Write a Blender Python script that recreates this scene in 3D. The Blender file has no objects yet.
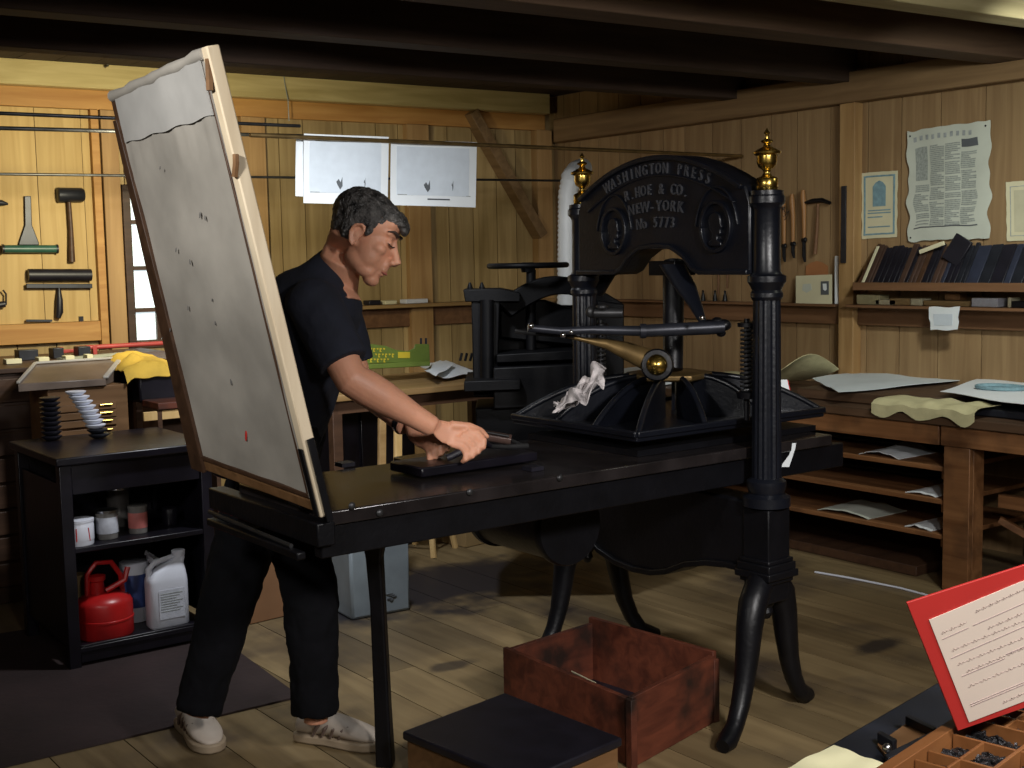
import bpy, bmesh, math, random
from mathutils import Vector, Matrix, noise
V = Vector
random.seed(7)
scene = bpy.context.scene
col = scene.collection
PI = math.pi

# ------------------------------------------------------------------ camera
CAM_F, CAM_PITCH, CAM_ROLL, CAM_YAW, CAM_H = 1250.0, math.radians(5.74), math.radians(-1.1), math.radians(36.77), 1.5
cp, sp_ = math.cos(CAM_PITCH), math.sin(CAM_PITCH)
cy_, sy_ = math.cos(CAM_YAW), math.sin(CAM_YAW)
FW = V((sy_*cp, cy_*cp, -sp_)); R1 = V((cy_, -sy_, 0)); U1 = R1.cross(FW)
c_, s_ = math.cos(CAM_ROLL), math.sin(CAM_ROLL)
RT = c_*R1 + s_*U1; UP = -s_*R1 + c_*U1
EYE = V((0, 0, CAM_H))
cam = bpy.data.cameras.new('camera'); camo = bpy.data.objects.new('camera', cam); col.objects.link(camo)
cam.sensor_width = 36.0; cam.lens = CAM_F*36.0/1024.0; cam.clip_start = 0.05
m = Matrix((( RT.x, UP.x, -FW.x, EYE.x), (RT.y, UP.y, -FW.y, EYE.y), (RT.z, UP.z, -FW.z, EYE.z), (0, 0, 0, 1)))
camo.matrix_world = m
scene.camera = camo

def ray(x, y): return FW + (x-512)/CAM_F*RT - (y-384)/CAM_F*UP
def at(x, y, X=None, Y=None, Z=None, D=None, P=None, N=None):
    """a pixel of the 1024x768 frame -> point on a world plane"""
    d = ray(x, y)
    if X is not None: t = X/d.x
    elif Y is not None: t = Y/d.y
    elif Z is not None: t = (Z-CAM_H)/d.z
    elif P is not None: t = (V(P)-EYE).dot(V(N))/d.dot(V(N))
    else: t = D
    return EYE + t*d

# ------------------------------------------------------------------ materials
def newmat(name):
    mt = bpy.data.materials.new(name); mt.use_nodes = True
    nt = mt.node_tree; return mt, nt, nt.nodes['Principled BSDF']
def N(nt, t, **kw):
    n = nt.nodes.new(t)
    for k, v in kw.items(): setattr(n, k, v)
    return n
def plain(name, c, rough=.6, metal=0, var=.12, scale=9, bump=0.0, bscale=60, spec=.5, coat=0):
    mt, nt, b = newmat(name)
    tc = N(nt, 'ShaderNodeTexCoord'); nz = N(nt, 'ShaderNodeTexNoise'); nz.inputs['Scale'].default_value = scale
    nz.inputs['Detail'].default_value = 5
    nt.links.new(tc.outputs['Object'], nz.inputs['Vector'])
    r = N(nt, 'ShaderNodeValToRGB')
    r.color_ramp.elements[0].position = .3; r.color_ramp.elements[1].position = .75
    r.color_ramp.elements[0].color = tuple(x*(1-var) for x in c)+(1,)
    r.color_ramp.elements[1].color = tuple(min(1, x*(1+var)) for x in c)+(1,)
    nt.links.new(nz.outputs['Fac'], r.inputs['Fac']); nt.links.new(r.outputs['Color'], b.inputs['Base Color'])
    b.inputs['Roughness'].default_value = rough; b.inputs['Metallic'].default_value = metal
    b.inputs['Specular IOR Level'].default_value = spec
    b.inputs['Coat Weight'].default_value = coat; b.inputs['Coat Roughness'].default_value = .2
    if bump:
        n2 = N(nt, 'ShaderNodeTexNoise'); n2.inputs['Scale'].default_value = bscale; n2.inputs['Detail'].default_value = 6
        nt.links.new(tc.outputs['Object'], n2.inputs['Vector'])
        bp = N(nt, 'ShaderNodeBump'); bp.inputs['Strength'].default_value = bump; bp.inputs['Distance'].default_value = .01
        nt.links.new(n2.outputs['Fac'], bp.inputs['Height']); nt.links.new(bp.outputs['Normal'], b.inputs['Normal'])
    return mt
def wood(name, c1, c2, axis='Z', rough=.6, isl=.25, grain=14, stain=None, stain_amt=.5, stain_scale=2.0, spec=.4):
    """wood with grain running along an axis; each island (board) gets its own tone"""
    mt, nt, b = newmat(name)
    tc = N(nt, 'ShaderNodeTexCoord'); geo = N(nt, 'ShaderNodeNewGeometry')
    mp = N(nt, 'ShaderNodeMapping')
    s = {'X': (.8, grain, grain), 'Y': (grain, .8, grain), 'Z': (grain, grain, .8)}[axis]
    mp.inputs['Scale'].default_value = s
    add = N(nt, 'ShaderNodeVectorMath', operation='ADD'); mul = N(nt, 'ShaderNodeVectorMath', operation='SCALE')
    comb = N(nt, 'ShaderNodeCombineXYZ')
    for k in 'XYZ': nt.links.new(geo.outputs['Random Per Island'], comb.inputs[k])
    mul.inputs['Scale'].default_value = 37.0
    nt.links.new(comb.outputs[0], mul.inputs[0]); nt.links.new(tc.outputs['Object'], add.inputs[0]); nt.links.new(mul.outputs[0], add.inputs[1])
    nt.links.new(add.outputs[0], mp.inputs['Vector'])
    nz = N(nt, 'ShaderNodeTexNoise'); nz.inputs['Scale'].default_value = 1.6; nz.inputs['Detail'].default_value = 8; nz.inputs['Distortion'].default_value = .6
    nt.links.new(mp.outputs[0], nz.inputs['Vector'])
    r = N(nt, 'ShaderNodeValToRGB'); r.color_ramp.elements[0].position = .32; r.color_ramp.elements[1].position = .7
    r.color_ramp.elements[0].color = (*c1, 1); r.color_ramp.elements[1].color = (*c2, 1)
    nt.links.new(nz.outputs['Fac'], r.inputs['Fac'])
    hsv = N(nt, 'ShaderNodeHueSaturation')
    mr = N(nt, 'ShaderNodeMapRange'); mr.inputs['To Min'].default_value = 1-isl; mr.inputs['To Max'].default_value = 1+isl
    nt.links.new(geo.outputs['Random Per Island'], mr.inputs['Value']); nt.links.new(mr.outputs[0], hsv.inputs['Value'])
    nt.links.new(r.outputs['Color'], hsv.inputs['Color'])
    out = hsv.outputs['Color']
    if stain:
        n2 = N(nt, 'ShaderNodeTexNoise'); n2.inputs['Scale'].default_value = stain_scale; n2.inputs['Detail'].default_value = 7
        nt.links.new(tc.outputs['Object'], n2.inputs['Vector'])
        r2 = N(nt, 'ShaderNodeValToRGB'); r2.color_ramp.elements[0].position = .52; r2.color_ramp.elements[1].position = .68
        r2.color_ramp.elements[0].color = (0, 0, 0, 1); r2.color_ramp.elements[1].color = (stain_amt,)*3+(1,)
        nt.links.new(n2.outputs['Fac'], r2.inputs['Fac'])
        mx = N(nt, 'ShaderNodeMix', data_type='RGBA')
        nt.links.new(r2.outputs['Color'], mx.inputs['Factor']); nt.links.new(out, mx.inputs['A']); mx.inputs['B'].default_value = (*stain, 1)
        out = mx.outputs['Result']
    nt.links.new(out, b.inputs['Base Color'])
    b.inputs['Roughness'].default_value = rough; b.inputs['Specular IOR Level'].default_value = spec
    bp = N(nt, 'ShaderNodeBump'); bp.inputs['Strength'].default_value = .25; bp.inputs['Distance'].default_value = .004
    nt.links.new(nz.outputs['Fac'], bp.inputs['Height']); nt.links.new(bp.outputs['Normal'], b.inputs['Normal'])
    mt['out'] = 1
    return mt
def emit(name, c, s):
    mt, nt, b = newmat(name)
    b.inputs['Base Color'].default_value = (*c, 1); b.inputs['Emission Color'].default_value = (*c, 1); b.inputs['Emission Strength'].default_value = s
    return mt

M = {}
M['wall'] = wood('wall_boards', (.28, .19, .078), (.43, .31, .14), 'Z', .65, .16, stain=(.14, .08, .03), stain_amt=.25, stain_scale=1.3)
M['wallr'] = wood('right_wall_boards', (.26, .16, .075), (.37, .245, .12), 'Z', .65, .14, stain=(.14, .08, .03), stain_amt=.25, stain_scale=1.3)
M['panel'] = wood('pale_panel_boards', (.42, .27, .09), (.55, .38, .15), 'Z', .6, .1)
M['post'] = wood('wall_post', (.30, .17, .065), (.42, .26, .11), 'Z', .6, .1)
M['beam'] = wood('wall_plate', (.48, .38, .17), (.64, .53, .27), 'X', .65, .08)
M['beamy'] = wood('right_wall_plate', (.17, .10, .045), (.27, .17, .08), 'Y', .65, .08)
M['header'] = wood('header_board', (.36, .17, .045), (.48, .26, .08), 'X', .6, .1)
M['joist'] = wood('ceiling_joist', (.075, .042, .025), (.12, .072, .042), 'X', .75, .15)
M['joistdark'] = wood('painted_shade_joist', (.035, .02, .013), (.06, .035, .022), 'X', .8, .15)  # same joist wood, ceiling shade painted into a darker colour
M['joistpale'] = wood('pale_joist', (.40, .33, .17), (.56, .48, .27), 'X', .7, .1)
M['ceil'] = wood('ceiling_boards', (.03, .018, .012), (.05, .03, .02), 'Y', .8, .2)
M['floor'] = wood('floor_boards', (.165, .115, .055), (.275, .20, .10), 'Y', .5, .2, grain=9, stain=(.035, .028, .03), stain_amt=.75, stain_scale=1.7)
M['mat'] = plain('dark_floor_mat', (.030, .017, .017), .7, 0, .3, 3, .2, 30)
M['iron'] = plain('black_iron', (.004, .004, .0055), .40, 0, .3, 12, .12, 55, .32)
M['ironblue'] = plain('black_painted_casting', (.005, .006, .010), .34, 0, .25, 10, .10, 70, .5)
M['irondark'] = plain('dull_iron', (.003, .003, .0038), .5, 0, .3, 12, .1, 50, .14)  # iron with a darker base and less gloss, for the second press
M['ironworn'] = plain('worn_iron', (.05, .05, .052), .4, .6, .4, 16, .1, 40)
M['bed'] = plain('inky_bed_steel', (.022, .018, .018), .18, .15, .5, 7, .05, 20, .5)
M['dust'] = plain('dusty_iron', (.04, .04, .04), .7, 0, .5, 9, .1, 50)
M['steel'] = plain('bright_steel', (.55, .55, .56), .28, 1, .15, 12)
M['chrome'] = plain('chrome', (.8, .8, .82), .15, 1, .05, 12)
M['brass'] = plain('brass', (.62, .42, .10), .25, 1, .15, 30)
M['bronze'] = plain('bronze', (.20, .13, .05), .4, .7, .3, 15)
M['pine'] = wood('pale_pine', (.62, .50, .34), (.78, .66, .48), 'Z', .6, .06)
M['darkwood'] = wood('dark_wood', (.045, .022, .012), (.085, .042, .022), 'X', .5, .2)
M['brownwood'] = wood('brown_wood', (.13, .065, .025), (.22, .115, .05), 'X', .5, .2)
M['redwood'] = wood('crate_red_wood', (.065, .016, .008), (.145, .038, .018), 'X', .6, .2, stain=(.012, .008, .006), stain_amt=.9, stain_scale=5)
M['benchwood'] = wood('bench_wood', (.15, .062, .022), (.27, .125, .05), 'Y', .5, .15, stain=(.03, .015, .01), stain_amt=.6, stain_scale=4)
M['benchtop'] = wood('bench_top_wood', (.05, .028, .016), (.10, .055, .03), 'Y', .5, .15)
M['railwood'] = wood('rail_wood', (.12, .058, .026), (.19, .095, .045), 'Y', .6, .15)
M['tablewood'] = wood('table_wood', (.22, .13, .05), (.33, .21, .09), 'X', .45, .15)
M['lightwood'] = wood('stool_wood', (.50, .32, .12), (.64, .44, .2), 'Z', .5, .1)
M['casewood'] = wood('type_case_wood', (.20, .075, .022), (.31, .13, .045), 'X', .45, .12)
M['cartblack'] = plain('black_cart_paint', (.006, .005, .009), .35, 0, .5, 8, .1, 30)
M['paper'] = plain('white_paper', (.78, .82, .84), .7, 0, .03, 6)
M['papercream'] = plain('cream_paper', (.66, .62, .42), .75, 0, .06, 8)
M['paperaged'] = plain('aged_paper', (.55, .58, .50), .75, 0, .06, 7)
M['paperblue'] = plain('bluish_paper', (.66, .72, .74), .75, 0, .05, 7)
M['print'] = plain('printer_ink', (.10, .11, .12), .7, 0, .1, 9)
M['printgrey'] = plain('grey_print', (.34, .37, .37), .75, 0, .2, 60)
M['printpale'] = plain('pale_print_tone', (.62, .68, .74), .75, 0, .05, 20)
M['printblue'] = plain('blue_print', (.20, .33, .38), .75, 0, .2, 40)
M['cloth'] = plain('parchment_cloth', (.50, .46, .26), .8, 0, .15, 12, .3, 30)
M['yellowcloth'] = plain('yellow_cloth', (.60, .38, .05), .85, 0, .15, 12, .4, 25)
M['red'] = plain('red_card', (.55, .035, .03), .5, 0, .06, 8)
M['redpaint'] = plain('red_can_paint', (.45, .012, .012), .35, 0, .2, 12)
M['redpipe'] = plain('red_pipe_paint', (.32, .04, .035), .45, 0, .15, 12)
M['white'] = plain('white_plastic', (.66, .68, .76), .4, 0, .05, 10)
M['label'] = plain('pale_label', (.55, .57, .64), .6, 0, .1, 60)
M['bluelabel'] = plain('blue_label', (.05, .08, .25), .5, 0, .2, 20)
M['pinklabel'] = plain('pink_label', (.60, .18, .16), .5, 0, .2, 20)
M['glass'] = plain('jar_glass', (.20, .19, .18), .1, 0, .2, 20, coat=.6)
M['green'] = plain('green_paint', (.12, .17, .03), .45, 0, .15, 12)
M['yellowink'] = plain('yellow_lettering', (.55, .42, .03), .5, 0, .1, 12)
M['greenroll'] = plain('green_roller_rubber', (.03, .10, .07), .4, 0, .2, 12)
M['rubber'] = plain('black_rubber', (.010, .009, .015), .45, 0, .3, 12)
M['slate'] = plain('dark_slate_metal', (.025, .027, .036), .4, .4, .3, 12)
M['greybox'] = plain('grey_blue_paint', (.28, .33, .37), .5, 0, .12, 9, .05, 30)
M['cardboard'] = plain('cardboard', (.34, .23, .10), .8, 0, .1, 8)
M['brownbox'] = plain('brown_box', (.26, .13, .06), .8, 0, .1, 8)
M['pipe'] = plain('white_duct', (.56, .58, .58), .45, 0, .05, 10)
M['skin'] = plain('skin', (.63, .30, .185), .5, 0, .10, 18, .08, 120)
M['skin'].node_tree.nodes['Principled BSDF'].inputs['Subsurface Weight'].default_value = .08
M['skin'].node_tree.nodes['Principled BSDF'].inputs['Subsurface Radius'].default_value = (.02, .008, .004)
M['lip'] = plain('lips', (.42, .13, .10), .5, 0, .1, 18)
M['hair'] = plain('dark_grey_hair', (.075, .070, .066), .38, 0, .9, 45, .9, 150)
M['brow'] = plain('dark_brow', (.05, .03, .022), .8, 0, .3, 50)
M['eye'] = plain('eye_white', (.45, .40, .38), .3, 0, .1, 18)
M['shirt'] = plain('navy_cotton', (.008, .010, .020), .9, 0, .25, 14, .5, 16)
M['pants'] = plain('black_denim', (.003, .003, .0045), .95, 0, .3, 14, .4, 14, .2)
M['shoe'] = plain('pale_shoe_leather', (.50, .43, .36), .55, 0, .12, 20)
M['shoeband'] = plain('brown_shoe_stripe', (.13, .09, .07), .6, 0, .12, 20)
M['sole'] = plain('shoe_sole', (.36, .28, .19), .6, 0, .1, 20)
M['daylight'] = emit('frosted_window_daylight', (.78, .92, .98), 1.0)
M['typemetal'] = plain('type_metal', (.055, .055, .06), .35, .7, .8, 60, .8, 120)

# ------------------------------------------------------------------ mesh builder
class MB:
    def __init__(s): s.v = []; s.f = []
    def add(s, vs, fs):
        o = len(s.v); s.v += [V(p) for p in vs]; s.f += [tuple(i+o for i in f) for f in fs]; return s
    def box(s, c, size, rz=0, rot=None):
        R = rot if rot is not None else Matrix.Rotation(rz, 3, 'Z')
        h = [x/2 for x in size]; c = V(c); vs = []
        for dx in (-1, 1):
            for dy in (-1, 1):
                for dz in (-1, 1): vs.append(c + R @ V((dx*h[0], dy*h[1], dz*h[2])))
        return s.add(vs, [(0, 1, 3, 2), (4, 6, 7, 5), (0, 4, 5, 1), (2, 3, 7, 6), (0, 2, 6, 4), (1, 5, 7, 3)])
    def bx(s, a, b):
        a, b = V(a), V(b); return s.box((a+b)/2, [abs(x) for x in (b-a)])
    def beam(s, p, q, w, h, up=(0, 0, 1)):
        p, q = V(p), V(q); x = (q-p).normalized(); z = V(up); y = z.cross(x).normalized(); z = x.cross(y)
        R = Matrix((x, y, z)).transposed(); return s.box((p+q)/2, ((q-p).length, w, h), rot=R)
    def tube(s, pts, r, n=10, cap=True, flat=1.0, upv=None):
        pts = [V(p) for p in pts]; k = len(pts); rs = r if isinstance(r, (list, tuple)) else [r]*k
        vs = []; up = V(upv) if upv else None; pv = None
        for i, p in enumerate(pts):
            t = (pts[min(i+1, k-1)]-pts[max(i-1, 0)]).normalized()
            if pv is None:
                a = up if up else (V((0, 0, 1)) if abs(t.z) < .9 else V((1, 0, 0)))
            else: a = pv
            a = (a - t*a.dot(t)).normalized(); b = t.cross(a); pv = a
            for j in range(n):
                w = 2*PI*j/n; vs.append(p + rs[i]*(math.cos(w)*a*flat + math.sin(w)*b))
        fs = [(i*n+j, i*n+(j+1) % n, (i+1)*n+(j+1) % n, (i+1)*n+j) for i in range(k-1) for j in range(n)]
        if cap: fs += [tuple(range(n-1, -1, -1)), tuple((k-1)*n+j for j in range(n))]
        return s.add(vs, fs)
    def lathe(s, prof, o=(0, 0, 0), axis=(0, 0, 1), n=24, ang0=0):
        o = V(o); z = V(axis).normalized(); a = V((1, 0, 0)) if abs(z.x) < .9 else V((0, 1, 0))
        a = (a - z*a.dot(z)).normalized(); b = z.cross(a); vs = []
        for r, h in prof:
            for j in range(n):
                w = ang0+2*PI*j/n; vs.append(o + z*h + max(r, 1e-4)*(math.cos(w)*a + math.sin(w)*b))
        k = len(prof)
        fs = [(i*n+j, i*n+(j+1) % n, (i+1)*n+(j+1) % n, (i+1)*n+j) for i in range(k-1) for j in range(n)]
        fs += [tuple(range(n-1, -1, -1)), tuple((k-1)*n+j for j in range(n))]
        return s.add(vs, fs)
    def prism(s, poly, fn, t0, t1):
        """poly: 2D points; fn(u, v, t) -> 3D; extruded from t0 to t1"""
        n = len(poly); vs = [fn(u, v, t0) for u, v in poly]+[fn(u, v, t1) for u, v in poly]
        fs = [tuple(range(n)), tuple(range(2*n-1, n-1, -1))]+[(i, i+n, (i+1) % n+n, (i+1) % n) for i in range(n)]
        return s.add(vs, fs)
    def band(s, inner, outer, fn, t0, t1):
        """solid band between two polylines of equal length"""
        n = len(inner); vs = []
        for t in (t0, t1):
            vs += [fn(u, v, t) for u, v in inner]+[fn(u, v, t) for u, v in outer]
        fs = []
        for i in range(n-1):
            fs += [(i, i+1, n+i+1, n+i), (2*n+i, 3*n+i, 3*n+i+1, 2*n+i+1), (i, 2*n+i, 2*n+i+1, i+1), (n+i, n+i+1, 3*n+i+1, 3*n+i)]
        fs += [(0, n, 3*n, 2*n), (n-1, 3*n-1, 4*n-1, 2*n-1)]
        return s.add(vs, fs)
    def ell(s, c, r, R=None, n=18, k=12):
        c = V(c); R = R or Matrix.Identity(3); vs = [c+R @ V((0, 0, r[2]))]
        for i in range(1, k):
            a = PI*i/k
            for j in range(n):
                w = 2*PI*j/n; vs.append(c+R @ V((r[0]*math.sin(a)*math.cos(w), r[1]*math.sin(a)*math.sin(w), r[2]*math.cos(a))))
        vs.append(c+R @ V((0, 0, -r[2])))
        fs = [(0, 1+j, 1+(j+1) % n) for j in range(n)]
        for i in range(k-2): fs += [(1+i*n+j, 1+(i+1)*n+j, 1+(i+1)*n+(j+1) % n, 1+i*n+(j+1) % n) for j in range(n)]
        L = len(vs)-1; o = 1+(k-2)*n; fs += [(L, o+(j+1) % n, o+j) for j in range(n)]
        return s.add(vs, fs)
    def loft(s, secs, n=20):
        """secs: (centre, axis a, axis b) elliptical sections"""
        vs = []
        for c, a, b in secs:
            for j in range(n):
                w = 2*PI*j/n; vs.append(V(c)+math.cos(w)*V(a)+math.sin(w)*V(b))
        k = len(secs)
        fs = [(i*n+j, i*n+(j+1) % n, (i+1)*n+(j+1) % n, (i+1)*n+j) for i in range(k-1) for j in range(n)]
        fs += [tuple(range(n-1, -1, -1)), tuple((k-1)*n+j for j in range(n))]
        return s.add(vs, fs)
    def sheet(s, g, th=.0012):
        """g[i][j] grid of 3D points -> thin solid sheet"""
        a, b = len(g), len(g[0]); P = [[V(p) for p in r] for r in g]; nn = []
        for i in range(a):
            for j in range(b):
                du = P[min(i+1, a-1)][j]-P[max(i-1, 0)][j]; dv = P[i][min(j+1, b-1)]-P[i][max(j-1, 0)]
                nn.append(du.cross(dv).normalized())
        vs = [P[i][j]+nn[i*b+j]*th/2 for i in range(a) for j in range(b)]+[P[i][j]-nn[i*b+j]*th/2 for i in range(a) for j in range(b)]
        o = a*b; fs = []
        for i in range(a-1):
            for j in range(b-1):
                q = (i*b+j, (i+1)*b+j, (i+1)*b+j+1, i*b+j+1); fs += [q, tuple(x+o for x in reversed(q))]
        for i in range(a-1):
            for j in (0, b-1): fs.append((i*b+j, (i+1)*b+j, (i+1)*b+j+o, i*b+j+o))
        for j in range(b-1):
            for i in (0, a-1): fs.append((i*b+j, i*b+j+1, i*b+j+1+o, i*b+j+o))
        return s.add(vs, fs)
    def build(s, name, mat, parent=None, bevel=0, smooth=True, sharp=40, remesh=None, smo=0, disp=None, flat=False, sub=0):
        me = bpy.data.meshes.new(name)
        inv = parent_root_inv(parent)
        me.from_pydata([inv @ p for p in s.v], [], s.f)
        bm = bmesh.new(); bm.from_mesh(me); bmesh.ops.recalc_face_normals(bm, faces=bm.faces); bm.to_mesh(me); bm.free()
        me.materials.append(M[mat] if isinstance(mat, str) else mat)
        o = bpy.data.objects.new(name, me); col.objects.link(o)
        if parent is not None: o.parent = parent
        if remesh:
            r = o.modifiers.new('r', 'REMESH'); r.mode = 'VOXEL'; r.voxel_size = remesh; r.use_smooth_shade = True
            if smo:
                sm = o.modifiers.new('s', 'SMOOTH'); sm.factor = .5; sm.iterations = smo
            if disp:
                tx = bpy.data.textures.new('folds', 'CLOUDS'); tx.noise_scale = disp[1]; tx.noise_depth = 2
                d = o.modifiers.new('d', 'DISPLACE'); d.texture = tx; d.strength = disp[0]; d.texture_coords = 'LOCAL'
            bake(o)
        if sub:
            q = o.modifiers.new('u', 'SUBSURF'); q.levels = sub; q.render_levels = sub; bake(o)
        if bevel:
            b = o.modifiers.new('b', 'BEVEL'); b.width = bevel; b.segments = 2; b.limit_method = 'ANGLE'; b.angle_limit = math.radians(35)
        me = o.data
        if smooth and not flat:
            me.polygons.foreach_set('use_smooth', [True]*len(me.polygons)); me.set_sharp_from_angle(angle=math.radians(sharp if not remesh else 75))
        return o
def bake(o):
    bpy.context.view_layer.update()
    dg = bpy.context.evaluated_depsgraph_get(); ev = o.evaluated_get(dg)
    me = bpy.data.meshes.new_from_object(ev); old = o.data; o.modifiers.clear(); o.data = me; bpy.data.meshes.remove(old)
def parent_root_inv(p):
    if p is None: return Matrix.Identity(4)
    r = p
    while r.parent is not None: r = r.parent
    return (Matrix.Translation(r.location) @ r.rotation_euler.to_matrix().to_4x4()).inverted()
def tag(o, label, cat, group=None):
    o['label'] = label; o['category'] = cat
    if group: o['group'] = group
    return o
def thing(name, label, cat, loc=(0, 0, 0), group=None, rz=0):
    o = bpy.data.objects.new(name, None); col.objects.link(o); o.location = loc; o.rotation_euler = (0, 0, rz)
    o.empty_display_size = .1
    return tag(o, label, cat, group)
def struct(name, mb, mat, **k):
    o = mb.build(name, mat, **k); o['kind'] = 'structure'; return o
def copy_tree(o, parent=None):
    c = o.copy(); col.objects.link(c); c.parent = parent
    for ch in list(o.children): copy_tree(ch, c)
    return c
def centre(o):
    """move a single-mesh thing's origin to the bottom centre of its own mesh"""
    vs = [v.co.copy() for v in o.data.vertices]
    c = V(((min(v.x for v in vs)+max(v.x for v in vs))/2, (min(v.y for v in vs)+max(v.y for v in vs))/2, min(v.z for v in vs)))
    o.data.transform(Matrix.Translation(-c)); o.location = c; return o

# ------------------------------------------------------------------ the room
XR = 5.60; CY = 6.942; BA = math.radians(-3.94)
BD = V((math.cos(BA), math.sin(BA), 0)); BN = V((BD.y, -BD.x, 0))          # along the back wall / its room-side normal
if BN.y > 0: BN = -BN
BC = V((XR, CY, 0))
def onB(x, y, off=0.0): return at(x, y, P=BC+BN*off, N=BN)
def onR(x, y, off=0.0): return at(x, y, X=XR-off)
def bp(u, z, off=0.0): return BC - BD*u + BN*off + V((0, 0, z))            # u metres left of the corner
ZC = 2.62
XL, YF = -1.0, -1.3
BL = 6.8
fl = MB(); x = XL
while x < XR+.1:
    w = random.uniform(.17, .25); y = YF - random.uniform(0, 2)
    while y < CY+.7:
        L = random.uniform(2.6, 4.2)
        a, b = max(y, YF-.05), min(y+L, CY+.7)
        if b > a+.05: fl.bx((x+.002, a+.001, -.03), (x+w-.002, b-.001, 0))
        y += L
    x += w
floor = struct('floor', fl, 'floor')
sb = struct('floor', MB().bx((XL-.1, YF-.1, -.06), (XR+.2, CY+.9, -.031)), 'darkwood')
# ink stains worked into the boards
def floor_stains(mt):
    nt = mt.node_tree; b = nt.nodes['Principled BSDF']; src = b.inputs['Base Color'].links[0].from_socket
    geo = N(nt, 'ShaderNodeNewGeometry'); nz = N(nt, 'ShaderNodeTexNoise'); nz.inputs['Scale'].default_value = 5; nz.inputs['Detail'].default_value = 5
    nt.links.new(geo.outputs['Position'], nz.inputs['Vector'])
    for (px, py, rx, ry, amt) in ((420, 590, .75, .42, 1.0), (455, 575, .5, .22, .8), (560, 612, .1, .05, .6), (880, 645, .16, .06, .8), (405, 640, .6, .3, .35),
                                  (452, 665, .10, .05, .7), (860, 520, .4, .5, .4)):
        p = at(px, py, Z=0)
        sub = N(nt, 'ShaderNodeVectorMath', operation='SUBTRACT'); sub.inputs[1].default_value = p
        nt.links.new(geo.outputs['Position'], sub.inputs[0])
        sc = N(nt, 'ShaderNodeVectorMath', operation='MULTIPLY'); sc.inputs[1].default_value = (1/rx, 1/ry, 0); nt.links.new(sub.outputs[0], sc.inputs[0])
        ln = N(nt, 'ShaderNodeVectorMath', operation='LENGTH'); nt.links.new(sc.outputs[0], ln.inputs[0])
        ad = N(nt, 'ShaderNodeMath', operation='MULTIPLY_ADD'); nt.links.new(nz.outputs['Fac'], ad.inputs[0]); ad.inputs[1].default_value = 1.6; nt.links.new(ln.outputs['Value'], ad.inputs[2])
        mr = N(nt, 'ShaderNodeMapRange'); mr.interpolation_type = 'SMOOTHSTEP'
        mr.inputs['From Min'].default_value = 1.35; mr.inputs['From Max'].default_value = 2.0; mr.inputs['To Min'].default_value = amt; mr.inputs['To Max'].default_value = 0
        nt.links.new(ad.outputs[0], mr.inputs['Value'])
        mx = N(nt, 'ShaderNodeMix', data_type='RGBA'); nt.links.new(mr.outputs[0], mx.inputs['Factor']); nt.links.new(src, mx.inputs['A']); mx.inputs['B'].default_value = (.02, .018, .022, 1)
        src = mx.outputs['Result']
    nt.links.new(src, b.inputs['Base Color'])
floor_stains(M['floor'])

# window opening on the back wall: u range from pixels
uw1 = (BC-onB(124, 250)).dot(BD); uw0 = uw1 - .55
ZW0, ZW1 = 1.02, 1.965
ws = MB(); u = -.15
k = 0
while u < BL:
    w = random.choice((.19, .235, .16, .21, .27))
    for (z0, z1) in ((0, ZC),):
        if u+w > uw0 and u < uw1: rng = ((0, ZW0), (ZW1, ZC))
        else: rng = ((0, ZC),)
        for a, b in rng:
            P = [bp(u+.003, a, 0), bp(u+w-.003, a, 0), bp(u+w-.003, b, 0), bp(u+.003, b, 0)]
            Q = [p-BN*.025 for p in P]
            ws.add(P+Q, [(0, 1, 2, 3), (7, 6, 5, 4), (0, 4, 5, 1), (1, 5, 6, 2), (2, 6, 7, 3), (3, 7, 4, 0)])
    u += w
struct('wall_back', ws, 'wall')
bk = MB()
for a, b, c, d in ((-.2, uw0, 0, ZC), (uw1, BL, 0, ZC), (uw0, uw1, 0, ZW0), (uw0, uw1, ZW1, ZC)):
    P = [bp(a, c, -.028), bp(b, c, -.028), bp(b, d, -.028), bp(a, d, -.028)]; Q = [p-BN*.05 for p in P]
    bk.add(P+Q, [(0, 1, 2, 3), (7, 6, 5, 4), (0, 4, 5, 1), (1, 5, 6, 2), (2, 6, 7, 3), (3, 7, 4, 0)])
struct('wall_back', bk, 'darkwood')
rw = MB(); y = CY+.1
while y > YF:
    w = random.choice((.19, .235, .17, .21, .25))
    rw.bx((XR, y-w+.003, 0), (XR+.025, y-.003, ZC)); y -= w
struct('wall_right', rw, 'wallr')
struct('wall_right', MB().bx((XR+.028, YF, 0), (XR+.08, CY+.3, ZC)), 'darkwood')
struct('wall_left', MB().bx((XL-.05, YF, 0), (XL, CY+.6, ZC)), 'wall')
struct('wall_front', MB().bx((XL, YF-.05, 0), (XR+.1, YF, ZC)), 'wall')
cb = MB(); x = XL
while x < XR: cb.bx((x+.002, YF, ZC), (x+.198, CY+.7, ZC+.03)); x += .2
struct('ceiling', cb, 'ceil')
struct('ceiling', MB().bx((XL, YF, ZC+.031), (XR+.1, CY+.7, ZC+.06)), 'darkwood')
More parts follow.
